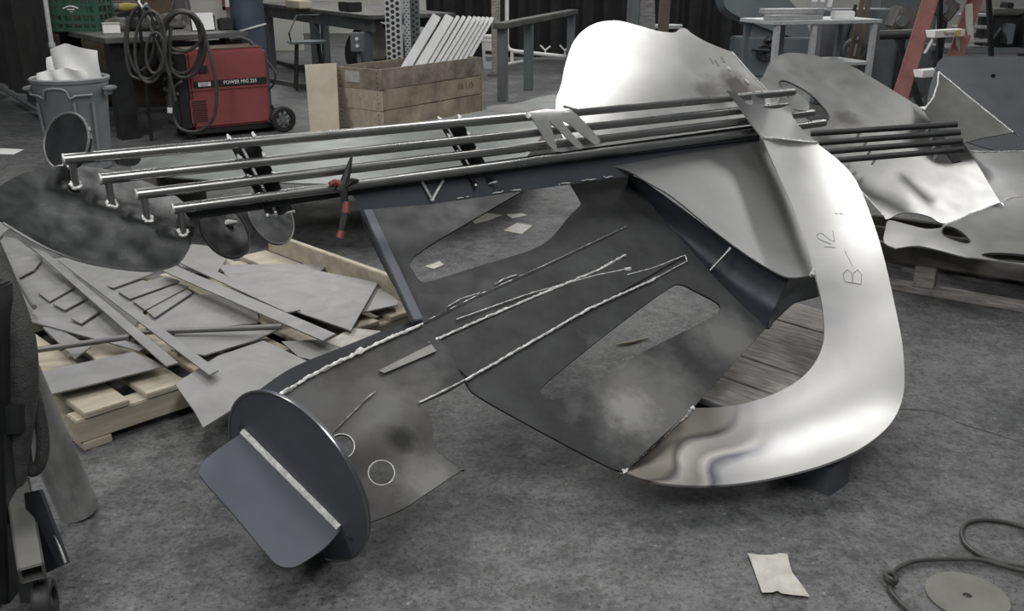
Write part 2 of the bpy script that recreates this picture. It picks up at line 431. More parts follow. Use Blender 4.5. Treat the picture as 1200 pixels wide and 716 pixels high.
# ---- instrument body: one curved sheet behind the rods
def rodY(px): return on_rod(1, px).y
class BodySurf:
    def __call__(s, px, py):
        px_ = min(max(px, 640), 960)
        y0 = rodY(px_)+.10
        c = 168-(px_-640)*.12
        if py < c:
            t = (c-py)/120.; y = y0+.42*t+.10*t*t
            y += .06*max(0, (870-px_)/170.)**2*min(1, t*1.5)
        else:
            t = (py-c)/150.; y = y0-.45*t-.08*t*t-.2*t*((px_-700)/250.)
        return P(px, py, y)
BODY = BodySurf()
ol = [(651, 122), (658, 98), (663, 74), (674, 46), (694, 29), (720, 24), (745, 29), (770, 36), (790, 38), (796, 34), (803, 33), (812, 40), (830, 50), (858, 61), (858, 61), (880, 86), (899, 106), (899, 106), (908, 135), (920, 180), (936, 240), (950, 300), (954, 322), (954, 322), (925, 325), (900, 314), (870, 295), (830, 265), (790, 232), (760, 214), (735, 200), (700, 190), (670, 176), (655, 150)]
def stained(base, name, spots):
    m = M[base].copy(); m.name = name; nt = m.node_tree; N = nt.nodes; L = nt.links; b = N['Principled BSDF']
    src = b.inputs['Base Color'].links[0].from_socket; tc = N.new('ShaderNodeTexCoord')
    for (c, rad, col, sc, *md) in spots:
        sub = N.new('ShaderNodeVectorMath'); sub.operation = 'DISTANCE'; sub.inputs[1].default_value = c; L.new(tc.outputs['Object'], sub.inputs[0])
        nz = N.new('ShaderNodeTexNoise'); nz.inputs['Scale'].default_value = sc; nz.inputs['Detail'].default_value = 7; nz.inputs['Roughness'].default_value = .65; L.new(tc.outputs['Object'], nz.inputs['Vector'])
        ma = N.new('ShaderNodeMath'); ma.operation = 'MULTIPLY_ADD'; ma.inputs[1].default_value = rad*1.6; L.new(nz.outputs[0], ma.inputs[0]); L.new(sub.outputs['Value'], ma.inputs[2])
        mr = N.new('ShaderNodeMapRange'); mr.inputs['From Min'].default_value = rad*1.1; mr.inputs['From Max'].default_value = rad*1.8; mr.inputs['To Min'].default_value = 1; mr.inputs['To Max'].default_value = 0; L.new(ma.outputs[0], mr.inputs[0])
        mx = N.new('ShaderNodeMix'); mx.data_type = 'RGBA'; mx.blend_type = md[0] if md else 'MULTIPLY'; L.new(mr.outputs[0], mx.inputs[0]); L.new(src, mx.inputs[6]); mx.inputs[7].default_value = (*col, 1); src = mx.outputs[2]
    L.new(src, b.inputs['Base Color']); return m
M['bodys'] = stained('bright', 'body_steel_scorched', [(BODY(868, 102)-SCU.location, .13, (.3, .29, .28), 9), (BODY(835, 112)-SCU.location, .12, (.5, .49, .47), 14)])
body = MB().plate(smooth_loop(ol, 4), .006, surf=BODY, step=11).build('instrument_body', M['bodys'], SCU)
be = smooth_loop([(858, 61, 0), (880, 86, 0), (899, 106, 0)], 4, False)
MB().tube([BODY(p[0], p[1]) for p in be], .0035, 6).build('edge_bead', M['weld'], body)
for (x, y, l) in ((855, 81, 6), (876, 96, 8)):
    p = [BODY(x+math.cos(.75)*l*k, y+math.sin(.75)*l*k) for k in (-.5, 0, .5)]
    n_ = (CAM-p[1]).normalized(); MB().tube([q+n_*.002 for q in p], [.003, .007, .003], 8).build('weld_bead', M['weld'], body)
# grease marks
mk_ = MB()
def stroke(surf, pts, r=.0013, off=.001):
    q = [surf(*p)for p in pts]; mk_.tube([v+(CAM-v).normalized()*off for v in q], r, 5)
# ---- trough wall under the body
Tt = [(738, 203), (760, 214), (830, 265), (880, 301), (928, 325)]
Bt = [(738, 207), (772, 250), (832, 320), (862, 352), (898, 384)]
# ---- skirt panel (one plane), leg and foot plate share it
PA, PB, PC = P(730, 553, 2.54), P(740, 205, 3.88), P(425, 235, 3.34)
PAN = Plane(PA, PB, PC)
pan = [(420, 238), (500, 228), (600, 214), (700, 196), (738, 205), (738, 205), (772, 250), (832, 318), (862, 350), (898, 384), (898, 384), (812, 478), (812, 478), (730, 553), (730, 553), (705, 543), (620, 498), (560, 464), (548, 452), (545, 446), (545, 446), (430, 410), (430, 410), (488, 381), (488, 381)]
w1 = [(486, 300), (486, 320), (493, 329), (505, 329), (570, 309), (635, 287), (668, 252), (680, 240), (679, 232), (668, 214), (668, 214), (628, 215), (628, 215), (560, 254)]
w2 = [(797, 333), (815, 341), (841, 355), (842, 364), (830, 374), (745, 417), (695, 448), (655, 467), (638, 465), (634, 457), (650, 440), (720, 384), (780, 340)]
panel = MB().plate(smooth_loop(pan, 4), .008, holes=[smooth_loop(w1, 4), smooth_loop(w2, 4)], surf=PAN).build('skirt_panel', stained('dark', 'skirt_steel_scuffed', [(PAN(760, 470)-SCU.location, .3, (.15, .15, .148), 7, 'MIX'), (PAN(860, 400)-SCU.location, .2, (.15, .15, .15), 6, 'MIX'), (PAN(740, 480)-SCU.location, .11, (.26, .26, .255), 22, 'MIX')]), SCU)
PANu = PAN.off(.006)
def weld(path, surf, r=.006, parent=SCU, m='weld', nseg=None, jit=.35, name='weld_bead', rough=1.):
    pts = []
    for (a, b) in zip(path[:-1], path[1:]):
        A, B = surf(*a), surf(*b); k = max(2, int((B-A).length/.008))
        for j in range(k): pts.append(A.lerp(B, j/k))
    pts.append(surf(*path[-1]))
    rr = [r*(1+rough*random.uniform(-.35, .25)) for _ in pts]
    pts = [p+Vector((random.uniform(-1, 1), random.uniform(-1, 1), random.uniform(-1, 1)))*r*.25*rough for p in pts]
    return MB().tube(pts, rr, 7, jit=jit*.5).build(name, M[m], parent)
weld([(500, 403), (560, 376), (640, 342), (700, 317), (733, 299)], PANu, .0048, panel)
weld([(545, 446), (600, 414), (690, 362), (765, 328), (768, 326)], PANu, .0048, panel)
weld([(768, 326), (805, 306), (803, 299), (765, 314), (735, 322)], PANu, .002, panel)
weld([(535, 374), (620, 344), (700, 322), (735, 315)], PANu, .002, panel)
weld([(500, 405), (504, 402), (507, 412)], PANu, .002, panel)
weld([(580, 333), (590, 327), (605, 322)], PANu, .0024, panel)
weld([(525, 359), (540, 350), (562, 343)], PANu, .0017, panel)
weld([(500, 376), (560, 346), (640, 310), (735, 265)], PANu, .0018, panel, 'rod')
weld([(732, 316), (739, 315)], PANu, .008, panel)
# raised strip between the seams
MB().plate([(507, 404), (737, 300), (800, 301), (549, 443)], .008, surf=PAN.off(.006)).build('seam_strip', M['dark'], panel)
# left stiffener
a, b = PAN(424, 240)+PAN.n*.012, PAN(489, 381)+PAN.n*.012
MB().beam(a, b, .035, .03, up=PAN.n, bev=.003).build('stiffener_bar', M['blue'], SCU)
# leg
leg = [(280, 500), (326, 466), (326, 466), (350, 449), (385, 430), (418, 414), (432, 406), (495, 380), (495, 380), (515, 396), (545, 447), (545, 447), (520, 461), (491, 473), (491, 473), (503, 486), (507, 502), (508, 520), (515, 532), (541, 551), (541, 551), (500, 578), (478, 593), (455, 604), (405, 622), (405, 622)]
LEGS = PAN.off(.01)
def circ(cx, cy, a, b, n=20): return [(cx+a*math.cos(2*math.pi*k/n), cy+b*math.sin(2*math.pi*k/n)) for k in range(n)]
class LegSurf:                   # gently rolled along its length
    def __call__(s, px, py):
        q = LEGS(px, py)
        ax = Vector((495-330, 381-466)); ax.normalize()
        c = (px-360)*(-ax.y)+(py-520)*ax.x     # across coordinate in px
        b = .05*math.exp(-((c-25)/38.)**2)*max(0, min(1, (560-px)/150.))*max(0, min(1, ((px-340)*.707-(py-562)*.707-2)/60.))
        return q+PAN.n*0+(CAM-q).normalized()*b
LS = LegSurf()
lego = MB().plate(smooth_loop(leg, 3), .007, holes=[circ(400, 523, 15, 14.5), circ(447, 554, 16, 14.5)], surf=LS, step=11).build('leg_panel', stained('dark', 'leg_steel_scuffed', [(LS(430, 500)-SCU.location, .4, (.085, .083, .08), 8, 'MIX'), (LS(505, 565)-SCU.location, .13, (.17, .17, .167), 9, 'MIX'), (LS(455, 480)-SCU.location, .15, (.1, .1, .097), 20, 'MIX'), (LS(360, 470)-SCU.location, .12, (.1, .1, .098), 18, 'MIX'), (LS(470, 515)-SCU.location, .05, (.03, .03, .03), 12, 'MIX')]), SCU)
LSu = lambda x, y: LS(x, y)+PAN.n*.006
weld([(322, 468), (367, 440), (400, 424), (418, 416), (424, 413)], LSu, .0065, lego)
weld([(424, 413), (455, 398), (495, 381)], LSu, .0055, lego)
weld([(418, 415), (424, 411)], LSu, .012, lego)
weld([(491, 473), (520, 459), (545, 446)], LSu, .003, lego)
weld([(384, 514), (410, 488), (430, 468), (440, 460)], LSu, .0022, lego, 'rod')
for cx, cy in ((400, 523), (447, 554)):
    MB().tube([LS(*p) for p in circ(cx, cy, 15.5, 14.5, 24)], .0018, 6, closed=True).build('hole_rim', M['weld'], lego)
MB().plate([(443, 436), (505, 405), (511, 413), (450, 439)], .004, surf=lambda x, y: LS(x, y)+PAN.n*.008).build('backing_bar', M['mid0'], lego)
# side flange behind the leg
fi = [(322, 468), (367, 440), (418, 416), (495, 381)]; fo = [(290, 466), (302, 458), (330, 438), (357, 424), (408, 404), (451, 387), (490, 374)]
FL = PAN.off(-.012)
MB().plate(smooth_loop(fo, 3, False)+[(495, 384), (418, 419), (367, 443), (318, 472)], .006, surf=FL).build('side_flange', M['edge'], SCU)
# foot disc and sole plate
Wa, Wb = PAN(287, 505), PAN(400, 620)
DP = Plane(Wa, Wb, (Wa+Wb)/2+PAN.n)
fd, ol = disc(350, 558, 115, 57, math.radians(54.5), DP, .01, 'foot_disc', M['blue'], SCU, 64)
MB().tube([DP(*p) for p in ol], .0035, 6, closed=True).build('edge_bead', M['rod'], fd)
sole = [(287, 505), (287, 505), (262, 522), (242, 537), (234, 550), (238, 562), (275, 604), (315, 652), (326, 662), (338, 665), (352, 661), (380, 642), (400, 620), (400, 620)]
MB().plate(smooth_loop(sole, 4), .008, surf=PAN).build('sole_plate', M['blue'], SCU)
weld([(287, 505), (320, 538), (360, 578), (400, 618)], lambda x, y: PAN(x, y)+DP.n*.008+PAN.n*.006, .0105, fd, jit=.05, rough=.15)
# trough wall
tw = smooth_loop(Tt, 5, False); bw = smooth_loop(Bt, 5, False)
mb = MB(); K = 8; vs = []
for (ta, ba) in zip(tw, bw):
    A = BODY(*ta)+Vector((0, .03, -.01)); B = PAN(*ba)
    for k in range(K+1):
        t = k/K; q = A.lerp(B, t); vs.append(q+Vector((-.0, .05, -.05))*math.sin(math.pi*t))
n0 = len(tw); fs = [(i*(K+1)+k, i*(K+1)+k+1, (i+1)*(K+1)+k+1, (i+1)*(K+1)+k) for i in range(n0-1) for k in range(K)]
mb.add(vs, fs); mb.add([v+Vector((.003, .006, -.003)) for v in vs], [tuple(reversed(f)) for f in fs])
mb.build('trough_wall', M['trough'], SCU)
MB().plate([(900, 312), (954, 322), (960, 346), (930, 354), (898, 384), (880, 358)], .006, surf=Plane(P(900, 340, 3.52), P(954, 330, 3.5), P(898, 384, 3.3))).build('trough_gusset', M['edge'], SCU)
A = BODY(856, 287)-Vector((0, .01, .01)); B = PAN(832, 317)
MB().tube([A, B], .006, 10).build('brace_rod', M['rod'], SCU)
# ---- arm, from the skirt round and up to the hand over the rods
HP = RP.off(.05)
def hy(x, y): return (x, y, HP(x, y).y)
apts = [(730, 553, 2.55), (812, 478, 2.84), (770, 560, 2.53), (860, 567, 2.53), (910, 558, 2.55), (975, 541, 2.62), (1030, 512, 2.7), (1060, 440, 2.94), (1050, 365, 3.16), (1025, 265, 3.47), (985, 190, 3.84),
        (940, 442, 2.98), (880, 472, 2.88), (966, 385, 3.12), (950, 320, 3.30), (925, 240, 3.62), (905, 190, 3.86), (1000, 480, 2.82), (1010, 400, 3.05), (990, 300, 3.37), (960, 230, 3.66)]
apts += [hy(893, 161), hy(956, 167), hy(870, 125), hy(940, 120), hy(905, 140), hy(925, 145), hy(860, 110)]
ARM = Fit(apts, 4)
inner = [(893, 161), (910, 200), (928, 240), (945, 285), (955, 320), (963, 355), (966, 385), (964, 405), (955, 425), (940, 442), (915, 458), (880, 471), (845, 477), (812, 478)]
outer = [(956, 167), (985, 190), (1005, 215), (1025, 265), (1038, 310), (1048, 355), (1057, 400), (1060, 440), (1058, 465), (1048, 490), (1030, 510), (1000, 530), (960, 546), (910, 559), (860, 567), (810, 569), (765, 564), (730, 553)]
ol = smooth_loop(inner, 4, False)+smooth_loop(outer[::-1], 4, False)
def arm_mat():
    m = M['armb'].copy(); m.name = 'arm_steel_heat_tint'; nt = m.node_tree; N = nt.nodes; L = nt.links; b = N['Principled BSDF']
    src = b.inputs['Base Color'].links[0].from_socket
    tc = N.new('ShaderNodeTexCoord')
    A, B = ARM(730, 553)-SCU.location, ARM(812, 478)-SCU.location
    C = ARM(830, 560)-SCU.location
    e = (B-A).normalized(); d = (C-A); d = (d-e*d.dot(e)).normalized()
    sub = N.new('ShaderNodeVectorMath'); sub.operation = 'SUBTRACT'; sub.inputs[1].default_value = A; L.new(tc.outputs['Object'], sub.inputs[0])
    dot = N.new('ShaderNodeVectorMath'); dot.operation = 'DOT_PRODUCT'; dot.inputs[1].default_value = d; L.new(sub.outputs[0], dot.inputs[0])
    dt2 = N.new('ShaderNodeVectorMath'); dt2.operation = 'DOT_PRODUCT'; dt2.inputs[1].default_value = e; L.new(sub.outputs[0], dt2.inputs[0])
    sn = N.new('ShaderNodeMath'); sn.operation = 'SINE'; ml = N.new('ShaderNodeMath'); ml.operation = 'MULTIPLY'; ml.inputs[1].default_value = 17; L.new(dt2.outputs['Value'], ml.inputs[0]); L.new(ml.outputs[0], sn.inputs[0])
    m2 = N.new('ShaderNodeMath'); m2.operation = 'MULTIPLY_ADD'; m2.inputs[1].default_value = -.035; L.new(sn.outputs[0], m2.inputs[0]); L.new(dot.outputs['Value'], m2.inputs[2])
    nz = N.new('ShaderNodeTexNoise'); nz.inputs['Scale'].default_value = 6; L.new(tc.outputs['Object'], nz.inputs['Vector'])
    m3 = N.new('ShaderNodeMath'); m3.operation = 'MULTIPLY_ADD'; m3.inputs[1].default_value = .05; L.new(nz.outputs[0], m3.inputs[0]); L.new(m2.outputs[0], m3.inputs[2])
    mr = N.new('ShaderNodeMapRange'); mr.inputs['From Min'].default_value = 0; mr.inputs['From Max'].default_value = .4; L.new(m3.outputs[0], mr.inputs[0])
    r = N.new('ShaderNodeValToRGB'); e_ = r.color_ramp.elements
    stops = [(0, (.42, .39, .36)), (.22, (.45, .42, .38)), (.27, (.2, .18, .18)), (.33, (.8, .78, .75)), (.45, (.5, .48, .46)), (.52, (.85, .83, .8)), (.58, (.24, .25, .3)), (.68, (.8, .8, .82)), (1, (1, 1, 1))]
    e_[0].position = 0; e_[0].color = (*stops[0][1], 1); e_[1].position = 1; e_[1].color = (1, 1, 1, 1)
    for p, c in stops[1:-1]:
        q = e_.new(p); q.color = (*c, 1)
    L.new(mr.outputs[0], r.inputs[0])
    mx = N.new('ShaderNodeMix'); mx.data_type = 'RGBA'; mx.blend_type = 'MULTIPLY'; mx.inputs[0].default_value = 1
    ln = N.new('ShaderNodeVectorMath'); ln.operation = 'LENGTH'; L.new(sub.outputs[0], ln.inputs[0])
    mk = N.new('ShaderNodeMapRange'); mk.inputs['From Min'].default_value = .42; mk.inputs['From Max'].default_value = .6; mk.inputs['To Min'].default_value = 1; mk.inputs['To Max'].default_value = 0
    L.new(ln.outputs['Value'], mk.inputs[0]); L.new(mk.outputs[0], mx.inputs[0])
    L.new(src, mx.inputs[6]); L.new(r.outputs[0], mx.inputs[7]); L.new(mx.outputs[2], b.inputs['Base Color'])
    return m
arm = MB().plate(ol, .007, surf=ARM, step=12).build('arm_band', arm_mat(), SCU)
ARMu = lambda x, y: ARM(x, y)+(CAM-ARM(x, y)).normalized()*.004
weld([(728, 553), (770, 516), (812, 478)], ARMu, .008, arm)
weld([(893, 161), (925, 164), (957, 167)], ARMu, .0055, arm)
p = ARMu(730, 552); MB().tube([p-Vector((.015, 0, 0)), p, p+Vector((.015, 0, .004))], [.006, .014, .006], 8, jit=.3).build('weld_bead', M['weld'], arm)
p = ARMu(953, 321); MB().tube([p-Vector((.01, 0, .01)), p, p+Vector((.0, 0, .02))], [.005, .013, .005], 8, jit=.3).build('weld_bead', M['weld'], arm)
hand = [(853, 106), (861, 107), (876, 122), (882, 123), (884, 120), (880, 110), (896, 109), (897, 123), (909, 126), (914, 114), (923, 116), (930, 112), (935, 109), (946, 118), (949, 126), (945, 130), (930, 128), (927, 130), (929, 137), (936, 147), (948, 160), (956.5, 166.5), (925, 164), (893, 161), (877, 140), (864, 121)]
MB().plate(hand, .006, surf=ARM).build('strumming_hand', M['bright'], SCU)
# pencilled piece number
mk_ = MB()
stroke(ARM, [(990, 330), (1009, 333)]); stroke(ARM, [(990, 330), (988, 321), (993, 316), (998, 320), (999, 331)]); stroke(ARM, [(999, 331), (1000, 320), (1005, 316), (1010, 322), (1009, 333)])
stroke(ARM, [(999, 312), (990, 294)]); stroke(ARM, [(966, 289), (979, 290)]); stroke(ARM, [(974, 286), (959, 280), (957, 275), (963, 273), (972, 281), (978, 283), (976, 270)])
for x, y in ((984, 250), (978, 250)): stroke(ARM, [(x, y), (x+4, y+1)], .0015)
mk_.build('pencil_mark', M['mark'], arm)['kind'] = 'stuff'
# fretting hand
FH = RP.off(.045)
class Bent:
    def __call__(s, px, py):
        q = FH(px, py); t = max(0, (136-py)/14.); return q-FH.n*.05*t*t
fh = [(618, 131), (645, 126), (672, 129), (686, 144), (703, 163), (703, 167), (698, 170), (690, 164), (668, 146), (659, 141), (661, 145), (671, 157), (684, 172), (680, 175), (675, 172), (658, 155), (644, 142), (648, 156), (653, 174), (650, 176), (643, 170), (631, 150), (624, 139)]
MB().plate(fh, .006, surf=Bent(), step=6).build('fretting_hand', M['handm'], SCU)
thumb = [(638, 172), (700, 166), (735, 160), (690, 173), (660, 178), (640, 177)]
MB().plate(thumb, .006, surf=RP.off(.0)).build('thumb_plate', M['handm'], SCU)
weld([(618, 135), (621, 138)], FH, .009); weld([(661, 125), (675, 128)], FH, .006, SCU, 'mark')
# shop chalk and grease smudges on the body
mk_ = MB()
for x, y in ((832, 68), (838, 70), (845, 66)): stroke(BODY, [(x, y), (x+4, y+7)], .0035, .0008)
mk_.build('grease_mark', M['mark'], body)['kind'] = 'stuff'
# block the arm rests on
blk = thing('steel_angle_block', 'dark steel angle offcut propping up the bright arm from the floor', 'block', tuple(PZ(971, 581, 0)))
q = PZ(971, 581, 0); u1 = (PZ(912, 556, 0)-q).normalized(); u2 = (PZ(992, 566, 0)-q).normalized()
for nm, u, L_, zt in (('side_leg', u1, .2, .10), ('end_leg', u2, .12, .10)):
    MB().beam(q+u*.0+Vector((0, 0, zt/2)), q+u*L_+Vector((0, 0, zt/2)), .008, zt, up=(0, 0, 1)).build(nm, M['blue'], blk)

# ================================================================== second sculpture on the right
M['bpan'] = mat('dark_blue_grey_plate', (.058, .062, .07), .5, .3, .12, 4)
M['fin'] = mat('smoky_fin_steel', (.12, .12, .118), .4, .8, .3, 4)
M['mid'] = mat('dull_grey_steel', (.4, .4, .395), .34, .9, .12, 5, .0, .04)
S2 = thing('steel_sculpture', 'second dull grey steel sculpture with four short rods, lying on timbers behind the bright arm', 'sculpture', (2.4, 5.0, .2))
B2 = Fit([(1036, 253, 4.80), (893, 100, 5.65), (944, 63, 6.05), (1045, 105, 5.75), (1130, 172, 5.35), (1172, 237, 4.95), (1000, 215, 4.98), (1100, 262, 4.75), (1060, 200, 5.12), (950, 140, 5.5)], 2)
ol = [(890, 108), (897, 84), (903, 72), (911, 66), (924, 62), (944, 63), (967, 68), (999, 78), (1020, 90), (1050, 108), (1083, 129), (1110, 152), (1132, 172), (1172, 237), (1172, 237), (1135, 251), (1107, 262), (1090, 254), (1075, 250), (1055, 250), (1040, 257), (1036, 253), (1036, 253), (1000, 215), (960, 190), (915, 170)]
hole = [(913, 97), (920, 95), (936, 102), (951, 112), (964, 125), (971, 136), (969, 141), (960, 144), (945, 138), (930, 122), (918, 106)]
b2 = MB().plate(smooth_loop(ol, 4), .006, holes=[smooth_loop(hole, 3)], surf=B2, step=14).build('instrument_body', stained('mid', 'second_body_steel_smudged', [(B2(990, 138)-S2.location, .12, (.5, .49, .47), 9), (B2(1085, 160)-S2.location, .2, (.5, .5, .49), 7), (B2(965, 165)-S2.location, .14, (.45, .44, .43), 8)]), S2)
MB().tube([B2(*p) for p in smooth_loop(hole, 4)], .005, 6, closed=True).build('hole_rim', M['edge'], b2)
MB().tube([B2(*p) for p in ((1000, 215), (1018, 233), (1036, 253))], .004, 6).build('edge_bead', M['weld'], b2)
rl = [((950, 156.5), (1122, 145.5)), ((960, 167.5), (1125.5, 155)), ((966, 178), (1128, 165)), ((974, 188.5), (1129.5, 175))]
for i, (a, b) in enumerate(rl):
    A, B = P(*a, 5.22-.05*i), P(*b, 5.05-.04*i)
    r = MB().tube([A, B], .0165, 12).build('string_rod', M['dark'], S2)
    for t in (.35, .82):
        q = A.lerp(B, t); MB().tube([q, q-Vector((0, -.05, .05))], .007, 8).build('standoff', M['rod'], r)
a, b = P(1092, 150, 5.2), P(1122, 190, 5.0)
MB().beam(a, b, .05, .01, up=(0, -.6, .8)).build('fret_bar', M['dark'], S2)
PN2 = Fit([(1036, 253, 4.8), (1172, 237, 4.95), (1100, 262, 4.75), (1055, 290, 4.45), (1205, 312, 4.2), (1215, 175, 5.6), (1135, 180, 5.25), (1150, 303, 4.3), (1330, 330, 4.05), (1330, 176, 5.75)], 2)
ol = [(1134, 180), (1160, 178), (1225, 176), (1320, 178), (1325, 250), (1320, 325), (1225, 314), (1150, 303), (1130, 301), (1100, 293), (1075, 288), (1050, 291), (1050, 291), (1036, 284), (1038, 266), (1042, 258), (1060, 262), (1085, 268), (1105, 266), (1120, 258), (1172, 238), (1172, 238)]
h2 = [(1152, 300), (1160, 297), (1190, 298), (1217, 302), (1217, 308), (1180, 306)]
h2b = [(1108, 266), (1122, 269), (1136, 281), (1132, 285), (1112, 279), (1104, 273)]
p2 = MB().plate(smooth_loop(ol, 3), .007, holes=[smooth_loop(h2, 3), smooth_loop(h2b, 3)], surf=PN2, step=16).build('coat_panel', M['mid'], S2)
for h in (h2, h2b): MB().tube([PN2(*p) for p in smooth_loop(h, 3)], .004, 6, closed=True).build('hole_rim', M['edge'], p2)
weld([(1105, 265), (1172, 238)], PN2, .006, p2); weld([(1172, 238), (1185, 232), (1220, 228), (1318, 222)], PN2, .005, p2)
weld([(1134, 179), (1160, 178), (1220, 177), (1315, 179)], PN2, .005, p2)
PL3 = Plane(P(1090, 150, 5.95), P(1200, 150, 5.75), P(1150, 66, 6.3))
ol = [(1096, 82), (1100, 72), (1110, 66), (1130, 66), (1225, 66), (1310, 70), (1318, 82), (1318, 200), (1318, 200), (1225, 186), (1150, 172), (1090, 145), (1088, 110)]
b3 = MB().plate(smooth_loop(ol, 3), .008, holes=[circ(1164, 89, 3, 2.6, 12)], surf=PL3).build('back_panel', M['bpan'], S2)
FN = Plane(P(1100, 84, 5.7), P(1187, 155, 5.3), P(1083, 129, 5.45))
ol = [(1100, 84), (1100, 84), (1187, 155), (1187, 155), (1150, 162), (1112, 167), (1083, 129), (1083, 129), (1094, 115), (1099, 100)]
f3 = MB().plate(smooth_loop(ol, 3), .006, surf=FN).build('fin_plate', M['fin'], S2)
weld([(1100, 84), (1140, 117), (1187, 155)], FN, .0045, f3); weld([(1100, 84), (1099, 98), (1094, 114), (1083, 129)], FN, .005, f3)
# timbers the second sculpture lies on
TB = thing('timber_skid', 'grimy timber skid under the second steel sculpture at the right edge', 'pallet', (1.75, 4.78, 0), math.radians(-33.5))
for k, (x0, x1, y, z0, z1, wd) in enumerate([(0, 1.7, .05, 0, .035, .1), (0, 1.7, .55, 0, .035, .1), (0, 1.7, .06, .145, .235, .05), (0, 1.7, .36, .145, .235, .05), (0, 1.7, .6, .145, .235, .05)]):
    MB().box(((x0+x1)/2, y, (z0+z1)/2), (x1-x0, wd, z1-z0), bev=.004).build('plank' if z0 == 0 else 'bearer', M['greywood' if z0 == 0 else 'darkwood'], TB, local=True)
for x in (.15, .42, .95, 1.55):
    for y in (.055, .55): MB().box((x, y, .09), (.1, .09, .11), bev=.004).build('spacer_block', M['greywood'], TB, local=True)

# pallet boards under the arm ring
o0 = PZ(870, 418, .1); e1 = (PZ(940, 441, .1)-o0).normalized(); e2 = Vector((-e1.y, e1.x, 0))
wd = abs((PZ(845, 441, .1)-o0).dot(e2))
PLT = thing('wooden_pallet', 'weathered grey pallet on the floor inside the curve of the bright arm', 'pallet', (o0.x, o0.y, 0), math.atan2(e1.y, e1.x))
def proj(v):
    d = Vector(v)-CAM; dep = d.y*cT-d.z*sT; return (CX+F*d.x/dep, CY-F*(d.y*sT+d.z*cT)/dep)
xe = (PZ(1000, 440, .1)-o0).dot(e1)
for k, (y0, wk) in enumerate([(-2*wd, wd), (-wd, wd), (0, wd*2.1), (2.1*wd, wd*1.2)]):
    xk = 0
    while proj(o0+e1*xk+e2*(y0+wk))[0] < 1015: xk += .01
    MB().box(((xk-.18)/2, y0+wk/2, .09), (xk+.18, wk-.012, .022), bev=.003).build('plank', M['greywood'], PLT, local=True)
for x in (-.12, .02): MB().box((x, .6*wd, .039), (.05, 5*wd, .078)).build('stringer', M['darkwood'], PLT, local=True)

